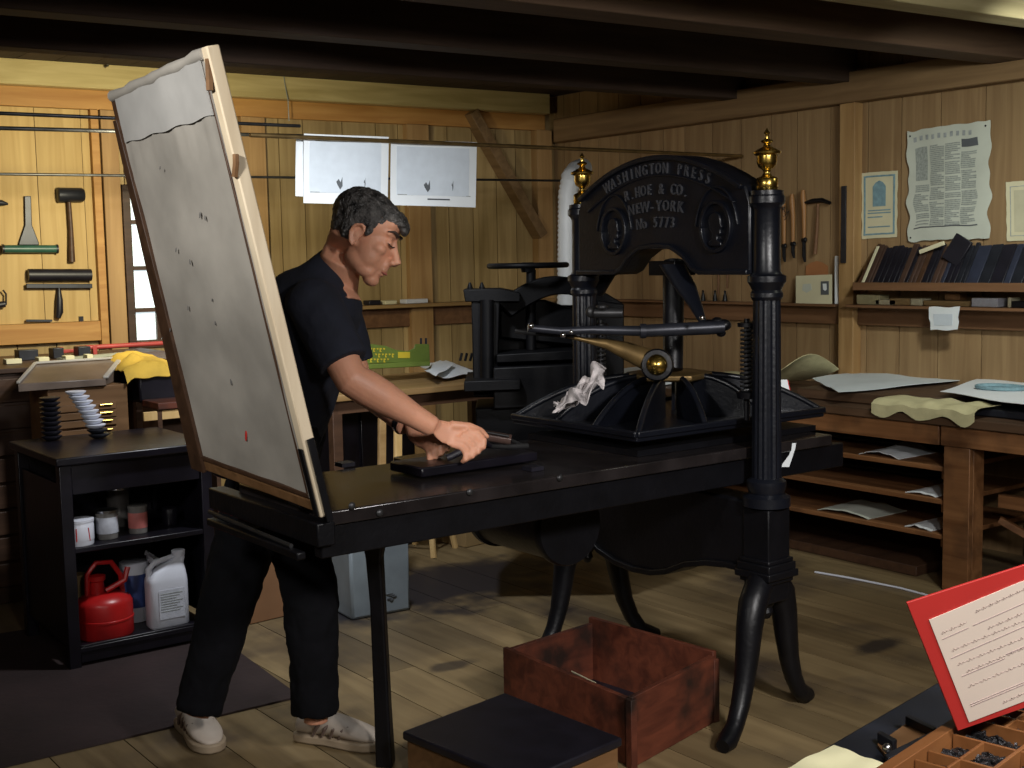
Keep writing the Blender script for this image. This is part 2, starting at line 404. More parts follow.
# joists along x
ZJ = 2.40
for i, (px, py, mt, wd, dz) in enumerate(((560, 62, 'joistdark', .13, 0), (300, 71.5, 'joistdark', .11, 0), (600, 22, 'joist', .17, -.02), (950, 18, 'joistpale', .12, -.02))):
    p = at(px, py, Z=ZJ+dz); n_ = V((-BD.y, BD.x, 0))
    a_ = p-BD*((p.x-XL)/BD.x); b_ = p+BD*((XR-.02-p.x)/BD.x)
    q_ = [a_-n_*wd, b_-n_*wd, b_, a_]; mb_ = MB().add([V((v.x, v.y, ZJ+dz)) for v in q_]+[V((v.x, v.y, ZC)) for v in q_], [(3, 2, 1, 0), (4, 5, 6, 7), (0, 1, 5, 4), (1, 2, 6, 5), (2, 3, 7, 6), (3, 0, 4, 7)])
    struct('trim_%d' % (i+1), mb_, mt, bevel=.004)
# plates
def bbeam(mb, u0, u1, z0, z1, o0, o1):
    P = [bp(u0, z0, o0), bp(u1, z0, o0), bp(u1, z0, o1), bp(u0, z0, o1)]; Q = [p+V((0, 0, z1-z0)) for p in P]
    mb.add(P+Q, [(0, 3, 2, 1), (4, 5, 6, 7), (0, 1, 5, 4), (1, 2, 6, 5), (2, 3, 7, 6), (3, 0, 4, 7)]); return mb
zp0 = onB(300, 100, .10).z; zp1 = onB(300, 71, .10).z
struct('trim_6', bbeam(MB(), .10, BL, zp0, zp1, 0, .10), 'beam', bevel=.006)
zh0 = onB(60, 108, .03).z
struct('trim_7', bbeam(MB(), .10, BL, zh0, zp0, 0, .035), 'header', bevel=.003)
zr = onR(1000, 82, .08).z
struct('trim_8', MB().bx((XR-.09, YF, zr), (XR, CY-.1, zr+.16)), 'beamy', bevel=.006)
def upost(px, y, off): return (BC-onB(px, y, off)).dot(BD)
def post(n, pa, pb, y, off, mt='post', z0=0, z1=None):
    u0, u1 = sorted((upost(pa, y, off), upost(pb, y, off)))
    return struct('trim_%d' % n, bbeam(MB(), u0, u1, z0, z1 or zh0, 0, off), mt, bevel=.004)
post(9, 106, 123, 230, .05)                # beside window
post(10, 410, 432, 250, .06)
post(11, 538, 553, 200, .08)
post(12, 244, 268, 200, .05)
ym = onR(847, 230, .07).y
struct('trim_13', MB().bx((XR-.07, ym-.045, 0), (XR, ym+.055, zr)), 'post', bevel=.004)
# diagonal brace
a = onB(470, 112, .06); b = onB(540, 236, .06)
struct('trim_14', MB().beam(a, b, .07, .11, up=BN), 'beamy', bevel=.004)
# horizontal seam battens / wall ledges
zl = onB(420, 303, .05).z
u0, u1 = sorted((upost(350, 303, .1), upost(480, 303, .1)))
led = thing('wall_shelf', 'long wooden wall shelf behind the man and the dark press', 'shelf', bp(1.5, zl-.04))
us_ = upost(262, 303, .1)
bbeam(MB(), .1, us_, zl-.025, zl, 0, .13).build('shelf_board', 'tablewood', led, bevel=.003)
bbeam(MB(), .1, us_, zl-.15, zl-.026, 0, .03).build('apron', 'railwood', led, bevel=.003)
# window
wf = MB(); T = .045
for a, b, c, d in ((uw0, uw1, ZW1-T, ZW1), (uw0, uw1, ZW0, ZW0+T), (uw0, uw0+T, ZW0, ZW1), (uw1-T, uw1, ZW0, ZW1)): bbeam(wf, a, b, c, d, -.04, .02)
win = struct('window_1', wf, 'darkwood', bevel=.003)
mu = MB()
for py in (222, 268, 310):
    z = onB(145, py, 0).z; bbeam(mu, uw0, uw1, z-.012, z+.012, -.035, .0)
for kk in (1, 2): uu = uw0+(uw1-uw0)*kk/3; bbeam(mu, uu-.012, uu+.012, ZW0, ZW1, -.035, .0)
mo = mu.build('window_muntins', 'darkwood', win)
gp = bbeam(MB(), uw0, uw1, ZW0, ZW1, -.034, -.028).build('window_pane', 'daylight', win); gp['label'] = 'bright frosted window pane'
# dark floor mat behind and left of the man
fm = MB(); A = [at(0, 766, Z=.0), at(300, 698, Z=0), at(305, 640, Z=0), at(-40, 600, Z=0)]
P = [V((A[0].x-.25, A[0].y-.02, .002)), V((A[1].x, A[1].y, .002)), V((2.02, 5.2, .002)), V((.3, 5.4, .002))]
fm.add(P+[p+V((0, 0, .006)) for p in P], [(3, 2, 1, 0), (4, 5, 6, 7), (0, 1, 5, 4), (1, 2, 6, 5), (2, 3, 7, 6), (3, 0, 4, 7)])
tag(centre(fm.build('floor_mat', 'mat')), 'large dark flat mat on the floor boards under the ink cart', 'mat')

# ------------------------------------------------------------------ text helper
def letters(chars_place, depth, name, mat, parent, size):
    """chars_place: list of (char, origin, xdir, ydir); joined into one mesh"""
    mb = MB()
    for ch, o, xd, yd, w in chars_place:
        if ch == ' ': continue
        cu = bpy.data.curves.new('t', 'FONT'); cu.body = ch; cu.size = size; cu.align_x = 'CENTER'; cu.resolution_u = 2
        cu.extrude = 0; ob = bpy.data.objects.new('t', cu); col.objects.link(ob)
        bpy.context.view_layer.update()
        me = bpy.data.meshes.new_from_object(ob.evaluated_get(bpy.context.evaluated_depsgraph_get()))
        xd, yd = V(xd), V(yd); nd = xd.cross(yd)
        n = len(me.vertices)
        a = [V(o)+xd*v.co.x*w+yd*v.co.y for v in me.vertices]
        fs = [tuple(p.vertices) for p in me.polygons]
        ed = {}
        for p in me.polygons:
            vv = list(p.vertices)
            for i in range(len(vv)):
                e = (vv[i], vv[(i+1) % len(vv)]); k = tuple(sorted(e)); ed.setdefault(k, []).append(e)
        side = [(e[0][0], e[0][1], e[0][1]+n, e[0][0]+n) for e in ed.values() if len(e) == 1]
        mb.add(a+[p+nd*depth for p in a], fs+[tuple(i+n for i in f) for f in fs]+side)
        bpy.data.objects.remove(ob); bpy.data.curves.remove(cu); bpy.data.meshes.remove(me)
    return mb.build(name, mat, parent, smooth=False)

# ------------------------------------------------------------------ the hand press
PN = V((2.981, 2.652, 0)); PE = V((.05, 1, 0)).normalized(); PT = V((-PE.y, PE.x, 0))     # along the staple / towards the bed's left end
W = .941
def pc(s, z, t=0.0): return PN + PE*s + PT*t + V((0, 0, z))
press = thing('hand_press', 'large black cast-iron hand press with arched top and two brass finials', 'printing press', pc(W/2, 0))
for s0 in (0.0, W):
    cb = MB(); flute = []
    prof = [(.05, .70), (.075, .705), (.075, .735), (.055, .745), (.062, .765), (.062, .785), (.048, .795)]
    cb.lathe(prof, pc(s0, 0)); n = 32
    o = pc(s0, 0); vs = []; rows = ((.795, .047), (1.36, .043))
    for z, r in rows:
        for j in range(64):
            w = 2*PI*j/64; rr = r*(1-.07*(j % 4 in (0,)) - .03*(j % 4 in (1, 3)))
            vs.append(o+V((rr*math.cos(w), rr*math.sin(w), z)))
    cb.add(vs, [(j, (j+1) % 64, 64+(j+1) % 64, 64+j) for j in range(64)])
    cb.lathe([(.044, 1.355), (.050, 1.365), (.050, 1.378), (.045, 1.386), (.052, 1.40), (.060, 1.412), (.060, 1.43), (.048, 1.436), (.043, 1.445),
              (.041, 1.635), (.046, 1.645), (.056, 1.655), (.056, 1.675), (.051, 1.68), (.051, 1.693), (.04, 1.695)], o)
    cb.build('column', 'ironblue', press, sharp=30)
    f = MB().lathe([(.030, 1.693), (.034, 1.697), (.034, 1.728), (.030, 1.733), (.016, 1.738), (.010, 1.748), (.013, 1.757), (.026, 1.765), (.031, 1.78), (.031, 1.80),
                    (.043, 1.806), (.044, 1.811), (.028, 1.820), (.012, 1.828), (.009, 1.836), (.019, 1.842), (.018, 1.846), (.007, 1.852), (.006, 1.862), (.010, 1.869), (.004, 1.878), (.001, 1.884)], o)
    fo = f.build('finial', 'brass', press, sharp=50); fo['label'] = 'polished brass urn finial'
    b = MB()
    for (h, z0, z1) in ((.052, .535, .70), (.060, .525, .54), (.066, .50, .526), (.072, .478, .502), (.060, .462, .48), (.05, .40, .465)):
        b.box(o+V((0, 0, (z0+z1)/2)), (2*h, 2*h, z1-z0), rz=.03)
    b.build('plinth', 'iron', press, bevel=.004)
    dirs = (V((.24, .03, 0)), V((-.30, -.10, 0))) if s0 == 0 else (V((.27, -.09, 0)), V((-.27, .0, 0)))
    for d in dirs:
        L = d.length; e = d.normalized()
        path = [(.02, .47), (.06, .455), (.10, .41), (.125, .34), (.14, .26), (.16, .18), (.19, .11), (.23, .055), (.275, .028), (.31, .022)]
        k = L/.30
        pts = [o+e*(h*k)+V((0, 0, z)) for h, z in path]
        MB().tube(pts, [.040, .045, .046, .042, .038, .033, .030, .028, .031, .022], n=14, flat=1.0).build('leg', 'iron', press, sharp=60)
    MB().lathe([(.03, .44), (.028, .39), (.018, .375), (.022, .36), (.012, .34), (.002, .335)], o).build('pendant_knob', 'iron', press)
# entablature
arch = [(s, 1.836-.70*(s-W/2)**2) for s in [0.05+(W-.1)*i/28 for i in range(29)]]
low = [(W-.03, 1.435), (W-.25, 1.435), (W-.285, 1.447), (W-.33, 1.49), (W-.39, 1.520), (W/2, 1.527), (.39, 1.520), (.33, 1.49), (.285, 1.447), (.25, 1.435), (.03, 1.435)]
fnp = lambda u, v, t: pc(u, v, t)
e = MB().prism(arch+[(W-.03, 1.66)]+low+[(.03, 1.66)], fnp, -.055, .045)
ent = e.build('entablature', 'ironblue', press, bevel=.006, sharp=25)
# raised mouldings
r = MB()
def off(poly, d, c=(W/2, 1.2)):
    return [(u+(c[0]-u)/math.hypot(u-c[0], v-c[1])*d, v+(c[1]-v)/math.hypot(u-c[0], v-c[1])*d) for u, v in poly]
r.band(off(arch, .016), arch, fnp, .04, .064)
r.band(off(arch, .070), off(arch, .062), fnp, .04, .053)
lo2 = low[1:-1]; r.band([(u, v) for u, v in low], [(u, v+.016) for u, v in low], fnp, .04, .06)
r.build('moulding', 'ironblue', press, bevel=.003)
for s0, face in ((.175, 1), (W-.245, 1)):
    zc = 1.588; md = MB(); K = 40
    ring_o = [(s0+.072*math.cos(2*PI*i/K), zc+.084*math.sin(2*PI*i/K)) for i in range(K+1)]
    ring_i = [(s0+.060*math.cos(2*PI*i/K), zc+.072*math.sin(2*PI*i/K)) for i in range(K+1)]
    md.band(ring_i, ring_o, fnp, .04, .058)
    arcx = [(s0+.100*math.cos(a), zc-.02+.15*math.sin(a)) for a in [PI*(.05+.9*i/20) for i in range(21)]]
    arci = [(s0+.094*math.cos(a), zc-.02+.143*math.sin(a)) for a in [PI*(.05+.9*i/20) for i in range(21)]]
    arcx = [(min(max(u, .06), W-.06), v) for u, v in arcx]; arci = [(min(max(u, .066), W-.066), v) for u, v in arci]
    md.band(arci, arcx, fnp, .04, .052)
    mo_ = md.build('medallion', 'ironblue', press, bevel=.002)
    prof_ = [(-.030, -.062), (.030, -.062), (.026, -.048), (.010, -.040), (.010, -.026), (.024, -.028), (.027, -.018), (.024, -.012), (.029, -.004), (.033, .000), (.026, .010), (.026, .022), (.020, .038), (.004, .048), (-.014, .046), (-.026, .034), (-.030, .014), (-.024, -.008), (-.014, -.020), (-.014, -.038), (-.030, -.048)]
    k_ = -1 if s0 < .5 else -1
    MB().prism([(s0+k_*u, zc+v) for u, v in prof_], fnp, .04, .056).build('portrait_relief', 'ironblue', mo_, bevel=.005, sharp=80)
# lettering (reads from the bed's left end: left is the far column)
XD = -PE
def arcline(txt, r, span, ztop, wf=.9, tt=.046):
    out = []; n = len(txt); ang = span/r; zc0 = ztop-r
    for i, ch in enumerate(txt):
        a = PI/2 + ang*(.5-(i/(n-1)))
        o = pc(W/2-r*math.cos(a), zc0+r*math.sin(a), tt)
        xd = -PE*math.sin(a)-V((0, 0, math.cos(a))); yd = -PE*math.cos(a)+V((0, 0, math.sin(a)))
        out.append((ch, o, xd, yd, wf))
    return out
L = arcline('WASHINGTON PRESS', .70, .52, 1.775, .72)
L2 = arcline('R.HOE & CO.', .75, .30, 1.706, .75)
L3 = arcline('NEW-YORK', .85, .25, 1.650, .85)
L4 = arcline('No 5773', .95, .17, 1.595, .8)
lettermat = plain('cast_letter_paint', (.045, .046, .052), .35)
for l_ in (L, L2, L3, L4): letters(l_, .007, 'cast_lettering', lettermat, press, .052)
# lower staple beam
bot = [(.02, .49), (.12, .488), (.22, .475), (.32, .45), (.42, .405), (.5, .385), (.6, .378), (.7, .385), (.8, .41), (.88, .46), (W-.02, .49)]
MB().prism([(.02, .72)]+bot+[(W-.02, .72)], fnp, -.06, .05).build('lower_staple_beam', 'iron', press, bevel=.008, sharp=30)
MB().band([(u, v) for u, v in bot], [(u, v+.02) for u, v in bot], fnp, .045, .065).build('lower_moulding', 'iron', press, bevel=.003)
# bed and rails
BY0, BY1 = 2.715, 3.37
MB().prism([(1.46, BY0), (3.38, BY0), (3.38, BY1-.02), (2.03, BY1-.02), (2.03, BY1-.12), (1.46, BY1-.12)], lambda u, v, w: V((u, v, w)), .848, .885).build('bed', 'bed', press, bevel=.004)
for y in (BY0+.035, BY1-.17): MB().bx((1.44, y-.02, .765), (3.46, y+.02, .847)).build('rail', 'iron', press, bevel=.004)
MB().bx((1.42, BY0-.005, .80), (1.47, BY1, .86)).bx((1.385, BY0+.04, .765), (1.41, BY1-.06, .785)).build('bed_end', 'iron', press, bevel=.004)
MB().tube([(1.40, BY0+.10, .79), (1.40, BY1-.05, .80)], .006, n=8).build('end_rod', 'ironworn', press)
for px, py in ((352, 506), (470, 492), (560, 478), (380, 513)):
    p = at(px, py, Y=BY0-.004); MB().ell(p, (.010, .006, .010), n=10, k=8).build('bed_bolt', 'ironworn', press)
lg = MB().tube([(1.775, 3.04, .765), (1.775, 3.045, .66), (1.79, 3.06, .52), (1.825, 3.11, .18), (1.84, 3.13, 0)], [.055, .032, .029, .032, .036], n=4); lg.build('forestay_leg', 'iron', press, bevel=.006, flat=True)
MB().lathe([(.02, -.20), (.12, -.20), (.125, -.19), (.125, -.17), (.115, -.165), (.115, .165), (.125, .17), (.125, .19), (.12, .20), (.02, .20)], (2.43, 3.16, .665), (0, 1, 0), n=32).build('rounce_drum', 'iron', press)
hx = at(526, 522, D=4.15)
ra = MB().tube([hx+V((.0, 0, .16)), hx+V((0, 0, -.03))], .022, n=8).tube([hx+V((.2, .0, .13)), hx+V((0, 0, .13))], .015); ro = ra.build('rounce_crank', 'iron', press)
MB().tube([at(519, 538, D=4.14), at(508, 534, D=4.12), at(497, 529, D=4.10)], [.012, .020, .017], n=12).build('crank_grip', 'rubber', ro)
# platen
PX0, PX1, PY0, PY1, PZ = 2.555, 3.43, 2.79, 3.42, .935
pcx, pcy = (PX0+PX1)/2, (PY0+PY1)/2
pm = MB().bx((PX0, PY0, PZ), (PX1, PY1, PZ+.022))
for a, b in (((PX0, PY0), (PX1, PY0)), ((PX0, PY1), (PX1, PY1)), ((PX0, PY0), (PX0, PY1)), ((PX1, PY0), (PX1, PY1))):
    pm.beam((a[0], a[1], PZ+.024), (b[0], b[1], PZ+.024), .018, .02)
plt = pm.build('platen', 'ironblue', press, bevel=.004)
MB().bx((PX0+.02, PY0+.02, .886), (PX1-.02, PY1-.06, .905)).build('platen_cushion', 'iron', press)
ends = [(PX0, PY0), (PX0, PY0+.21), (PX0, PY0+.42), (PX0, PY1), (PX1, PY0), (PX1, pcy), (PX1, PY1), (PX0+.30, PY0), (PX0+.60, PY0), (PX0+.30, PY1), (PX0+.60, PY1)]
for ex, ey in ends:
    d = V((ex-pcx, ey-pcy, 0)); R = d.length; d.normalize(); sd = V((-d.y, d.x, 0))
    top = []; K = 14
    for i in range(K+1):
        t = i/K; top.append((.09+(R-.10)*t, PZ+.022+.135*(1-t**2.1)))
    c = V((pcx, pcy, 0))
    fn = lambda u, v, t: c+d*u+sd*t+V((0, 0, v))
    rb = MB().prism(top+[(R-.01, PZ+.02), (.09, PZ+.02)], fn, -.006, .006)
    rb.tube([c+d*u+V((0, 0, v)) for u, v in top], .0105, n=8)
    rb.build('platen_rib', 'ironblue', plt, sharp=50)
MB().lathe([(.14, 1.078), (.15, 1.083), (.15, 1.098), (.14, 1.103)], (pcx, pcy, 0), n=6, ang0=.3).build('top_plate', 'bronze', plt, bevel=.003)
dm = MB()
for cx, cy, sx, sy, h in () and ((2.72, 2.93, .12, .07, .03), (2.95, 2.88, .13, .06, .045), (2.66, 3.16, .07, .1, .03)): dm.ell((cx, cy, PZ+.018), (sx, sy, h))

# toggle assembly
tg = MB()
a = at(674, 262, D=4.30); b = at(673, 370, D=4.22)
tg.tube([a, (a+b)/2+V((.0, 0, .03)), b], [.040, .036, .034], n=14); tg.box(at(672, 268, D=4.30), (.10, .13, .05))
tg.build('toggle_post', 'iron', press, bevel=.003)
kn = at(657, 365, D=4.02); ax = (at(640, 372, D=3.9)-at(668, 360, D=4.12)).normalized(); ax = (-FW*1.0 + RT*-.15).normalized()
ko = MB().lathe([(.030, -.16), (.045, -.15), (.053, -.05), (.053, 0), (.048, .012), (.03, .014)], kn, ax, n=24).build('knuckle', 'iron', press)
MB().lathe([(.033, .008), (.034, .016), (.028, .026), (.012, .032), (.011, .040), (.003, .043)], kn, ax, n=24).build('brass_cap', 'brass', ko)['label'] = 'round polished brass cap'
MB().loft([(at(652, 362, D=4.06), UP*.042, FW*.03), (at(628, 352, D=4.03), UP*.032, FW*.022), (at(606, 344, D=3.99), UP*.017, FW*.014), (at(585, 340, D=3.97), UP*.008, FW*.01), (at(563, 335, D=3.95), UP*.007, FW*.008)], n=16).build('chill_wedge', 'bronze', press)
# bar handle and its links
bar = MB().tube([at(724, 327, D=4.0), at(708, 328, D=4.0), at(643, 331, D=3.95), at(640, 331, D=3.95), at(590, 330, D=3.92), at(560, 331, D=3.9), at(528, 328, D=3.88)],
                [.020, .0215, .020, .0165, .0135, .012, .012], n=16)
bar.tube([at(646, 331, D=3.95), at(640, 331, D=3.95)], .0235, n=16)
bo = bar.build('bar_handle', 'slate', press, sharp=40)
MB().tube([at(574, 336, D=3.95), at(530, 333, D=3.95), at(515, 331, D=3.95)], .007, n=8).build('tie_rod', 'ironworn', press)
for px, py, rr in ((531, 326, .010), (563, 335, .009), (571, 332, .007), (702, 318, .008)): MB().ell(at(px, py, D=3.86), (rr, rr, rr), n=12, k=8).build('pin', 'chrome', press)
jn = MB()
for px, py, rr in ((724, 325, .024), (717, 322, .020), (709, 325, .022), (721, 333, .016)): jn.ell(at(px, py, D=4.02), (rr, rr, rr*.8))
jn.build('bar_joint', 'iron', press)
MB().loft([(at(672, 265, D=4.22), RT*.045, FW*.03), (at(684, 285, D=4.17), RT*.040, FW*.02), (at(695, 305, D=4.12), RT*.024, FW*.018), (at(704, 325, D=4.06), RT*.012, FW*.014)], n=16).build('connecting_lever', 'ironblue', press)
# the second arm seen past the far column
MB().tube([at(596, 290, D=4.75), at(611, 272, D=4.7), at(622, 264, D=4.7)], [.035, .022, .03], n=12).build('counter_arm', 'iron', press)
MB().tube([at(590, 313, D=4.4), at(622, 313, D=4.4)], .018, n=10).ell(at(602, 307, D=4.38), (.02, .02, .012)).ell(at(590, 312, D=4.38), (.014, .014, .02)).build('lever_stop', 'ironworn', press)
for px, D_ in ((747, 3.98), (600, 4.75)):
    c0 = at(px, 392, D=D_); c1 = at(px, 328, D=D_); pts = []
    for i in range(15*12+1):
        t = i/(15*12); w = 2*PI*i/12; pts.append(c0.lerp(c1, t)+V((.019*math.cos(w), .019*math.sin(w), 0)))
    so = MB().tube(pts, .0045, n=6).build('return_spring', 'ironworn', press)
    MB().tube([c0-V((0, 0, .09)), c1+V((0, 0, .03))], .009, n=8).lathe([(.03, 0), (.03, .012), (.02, .014)], c1+V((0, 0, .004))).lathe([(.03, -.02), (.034, 0), (.02, .004)], c0).build('spring_rod', 'iron', so)

# ------------------------------------------------------------------ tympan on the bed's end
TY0, TY1 = 2.702, 3.385
tbn, tbf, ttn, ttf = V((1.442, TY0, .888)), V((1.398, TY1, .93)), V((1.196, TY0, 1.992)), V((1.209, TY1, 1.966))
tym = thing('tympan', 'tall upright tympan frame covered in grey ink-spotted parchment, hinged on the press bed', 'tympan', (1.42, (TY0+TY1)/2, .888))
tn = (ttn-tbn).cross(tbf-tbn).normalized()
if tn.x > 0: tn = -tn
def tp(u, v, w=0.0):   # u 0 near..1 far, v 0 bottom..1 top, w towards the camera side
    return (tbn*(1-u)+tbf*u)*(1-v)+(ttn*(1-u)+ttf*u)*v + tn*w
MB().beam(tp(.024, -.01), tp(.024, 1.0), .030, .034, up=tn).build('near_stile', 'pine', tym, bevel=.004)['label'] = 'pale bare pine stile'
MB().beam(tp(.975, 0), tp(.975, .985), .030, .030, up=tn).build('far_stile', 'darkwood', tym, bevel=.004)
MB().beam(tp(0.04, .012), tp(.96, .012), .030, .028, up=tn).build('bottom_rail', 'brownwood', tym, bevel=.004)
g = []
for i in range(30):
    r_ = []
    for j in range(41):
        u, v = .045+.915*i/29, .03+.965*j/40
        z = .012+.004*noise.noise(V((u*5, v*6, 0)))
        if .78 < v < .9: z += .0018*math.sin(u*60+4*noise.noise(V((u*8, 3, 1))))
        r_.append(tp(u, v, z))
    g.append(r_)
pa = plain('parchment', (.36, .335, .295), .55, 0, .32, 3.2, .12, 14)
MB().sheet(g, .003).build('parchment_cover', pa, tym)
MB().beam(tp(.06, .035, .012), tp(.94, .035, .012), .012, .012, up=tn).beam(tp(.065, .03, .012), tp(.065, .93, .012), .007, .010, up=tn).build('inner_frame', 'darkwood', tym, bevel=.002)
MB().prism([(.995, -.005), (.995, .93), (.955, .93), (.90, .45), (.885, -.005)], lambda u, v, w: tp(u, v, w), .012, .024).build('far_batten', 'darkwood', tym, bevel=.002)
MB().tube([tp(.04+.94*i/12, .988+.0015*math.sin(i*1.7), .010) for i in range(13)], [.015+.002*math.sin(i*2.3) for i in range(13)], n=10).build('rolled_hem', pa, tym)
MB().sheet([[tp(.07+.86*i/24, .868+.0025*math.sin(i*.9)*(1-j/5)+(.985-.868)*j/5, .0185+.0025*noise.noise(V((i*.5, j*.6, 8)))) for j in range(6)] for i in range(25)], .003).build('folded_cloth', plain('folded_cloth_band', (.42, .41, .39), .55, 0, .15, 6), tym)
spotmat = plain('faded_ink_spot', (.13, .125, .12), .7)
for px, py, a_ in ((188, 308, .007), (215, 323, .006), (231, 382, .009), (249, 322, .006), (200, 215, .009), (160, 168, .005), (212, 300, .005), (170, 330, .006), (190, 262, .008), (205, 218, .007), (176, 250, .007)):
    p = at(px, py, P=tp(.5, .5, .019), N=tn); MB().ell(p, (.0013, a_*.45, a_*.95), Matrix.Rotation(px*.7 % .8-.4, 3, 'X'), n=10, k=8).build('ink_spot', spotmat, tym)
rs = MB(); p = at(246, 435, P=tp(.5, .3, .019), N=tn); rs.ell(p, (.0015, .006, .017), Matrix.Rotation(.15, 3, 'X')); rs.build('red_mark', 'red', tym)
p = at(236, 163, P=tp(.1, .9, .02), N=tn); MB().tube([p+V((0, 0, .02)), p, p-V((0, -.01, .03))], .008, n=6).build('latch', 'brownwood', tym)
p = at(209, 68, P=tp(.1, .9, .02), N=tn); MB().tube([p+V((0, 0, .02)), p-V((0, 0, .05))], .009, n=6).build('latch', 'brownwood', tym)
MB().beam(tp(-.012, -.02, -.0), tp(-.012, .17, .0), .006, .018, up=tn).beam(tp(.02, -.005, .022), tp(.02, .15, .022), .018, .004, up=tn).build('hinge_strap', 'iron', tym, bevel=.001)
for k_ in (.2, .8): MB().tube([tp(k_-.04, -.0), tp(k_+.04, -.0)], .014, n=10).build('hinge', 'iron', tym)

# ------------------------------------------------------------------ things on the bed
sl = at(462, 463, Z=.90)
o_ = MB().box(at(465, 461, Z=.905), (.42, .17, .028), rz=.02).build('composed_form', 'cartblack'); centre(o_); tag(o_, 'low black slab of type lying on the bed under the man\'s hands', 'type form'); o_.modifiers.new('b', 'BEVEL').width = .004
for px, py in ((345, 464), (533, 468)):  # the block by the tympan stands in for a dark reflection
    o_ = MB().box(at(px, py, Z=.892), (.045, .045, .012)).build('black_block', 'rubber'); centre(o_)
    tag(o_, 'small square black block lying on the bed %s' % ('standing in for a dark reflection beside the tympan foot' if px < 400 else 'in front of the platen'), 'block')
rag = MB(); c = at(580, 397, D=4.0); g = []
for i in range(26):
    r_ = []
    for j in range(20):
        u, v = i/25-.5, j/19-.5
        p = c + RT*(u*.155) + V((0, 0, 1))*(.075*u*2*.55) + FW*(v*.09)
        p += V((0, 0, 1))*(noise.noise(V((u*4, v*3, 4)))*.05+noise.noise(V((u*9, v*7, 9)))*.014+.045*(1-4*v*v)*(.6+.8*(u+.2))) + RT*noise.noise(V((u*4, v*5, 20)))*.03 + FW*noise.noise(V((u*5, v*5, 30)))*.03
        r_.append(p)
    g.append(r_)
ragm = plain('inky_rag', (.5, .46, .46), .85, 0, .75, 28, .4, 40)
o_ = rag.sheet(g, .003).build('rag', ragm); centre(o_); tag(o_, 'crumpled white rag with ink stains draped over the platen ribs', 'rag')

# ------------------------------------------------------------------ wooden crate and padded step
A_ = [V((2.39, 2.64, 0)), V((2.85, 2.745, 0)), V((2.80, 3.30, 0)), V((2.37, 3.25, 0))]
crate = thing('wooden_crate', 'open red-brown wooden crate on the floor in front of the press legs', 'crate', (2.6, 2.98, 0))
hts = ((.215, .222), (.235, .235), (.215, .215), (.222, .205))
for i in range(4):
    a, b = A_[i], A_[(i+1) % 4]; d = (b-a).normalized(); nrm = V((-d.y, d.x, 0)); h0, h1 = hts[i]
    vs = [a, b, b+nrm*.018, a+nrm*.018]; vs = [v+V((0, 0, .001)) for v in vs]+[a+V((0, 0, h0)), b+V((0, 0, h1)), b+nrm*.018+V((0, 0, h1)), a+nrm*.018+V((0, 0, h0))]
    MB().add(vs, [(3, 2, 1, 0), (4, 5, 6, 7), (0, 1, 5, 4), (1, 2, 6, 5), (2, 3, 7, 6), (3, 0, 4, 7)]).build('side_board', 'redwood', crate, bevel=.002)
MB().prism([(p.x, p.y) for p in [A_[0]+V((.01, .01, 0)), A_[1]+V((-.01, .01, 0)), A_[2]+V((-.01, -.01, 0)), A_[3]+V((.01, -.01, 0))]], lambda u, v, t: V((u, v, t)), .002, .014).build('bottom', 'rubber', crate)
for c, sx in ((A_[1], -.03), (A_[0], .0)):
    MB().bx(c+V((-.012+sx*.2, -.008, .001)), c+V((.012+sx*.2, .018, .21))).build('corner_batten', 'redwood', crate, bevel=.002)
o_ = MB().box((2.56, 3.14, .05), (.09, .14, .07), rz=.3).build('dark_lump', 'rubber'); 
bpy.data.objects.remove(o_)
o_ = MB().beam(at(576, 676, Z=.09), at(600, 688, Z=.12), .05, .004, up=(0, -1, .4)).build('paper_card', 'papercream'); centre(o_); tag(o_, 'small pale card standing inside the red-brown crate', 'card')
S_ = [(1.84, 2.97), (1.87, 2.45), (2.235, 2.50), (2.245, 3.07), (1.90, 3.02)]
step = thing('low_box', 'low wooden box with a black padded top, left of the crate', 'box', (2.04, 2.75, 0))
S_ = [(1.875, 2.50), (2.27, 2.55), (2.235, 3.06), (1.815, 2.99)]
MB().prism([(x+(2.05-x)*.05, y+(2.77-y)*.03) for x, y in S_], lambda u, v, t: V((u, v, t)), .001, .125).build('box_body', 'brownwood', step, bevel=.003)
MB().prism(S_, lambda u, v, t: V((u, v, t)), .126, .152).build('padded_top', 'rubber', step, bevel=.006)

# ------------------------------------------------------------------ ink cart
def cart():
    t = thing('ink_cart', 'black two-shelf cart holding ink cans behind the man', 'cart', (1.66, 4.90, 0), rz=0)
    x0, x1, y0, y1 = 1.375, 1.965, 4.62, 5.20
    MB().bx((x0-.015, y0-.02, .775), (x1+.015, y1+.02, .805)).build('top', 'cartblack', t, bevel=.005)
    for x, y in ((x0, y0), (x1-.045, y0), (x0, y1-.045), (x1-.045, y1-.045)): MB().bx((x, y, .002), (x+.045, y+.045, .774)).build('post', 'cartblack', t, bevel=.003)
    MB().bx((x0+.046, y0+.01, .66), (x1-.046, y0+.03, .774)).build('front_panel', 'cartblack', t, bevel=.003)
    MB().bx((x0+.01, y0+.046, .10), (x0+.025, y1-.046, .70)).build('side_panel', 'cartblack', t)
    MB().bx((x1-.025, y0+.046, .10), (x1-.01, y1-.046, .70)).build('side_panel', 'cartblack', t)
    MB().bx((x0+.046, y1-.03, .05), (x1-.046, y1-.015, .77)).build('back_panel', 'cartblack', t)
    for z in (.46, .08): MB().bx((x0+.03, y0+.005, z-.02), (x1-.03, y1-.03, z)).build('shelf', 'cartblack', t, bevel=.003)
    MB().bx((x0+.046, y0+.01, .02), (x1-.046, y0+.03, .088)).build('kick_board', 'cartblack', t, bevel=.003)
cart()
ZS, ZB = .461, .081
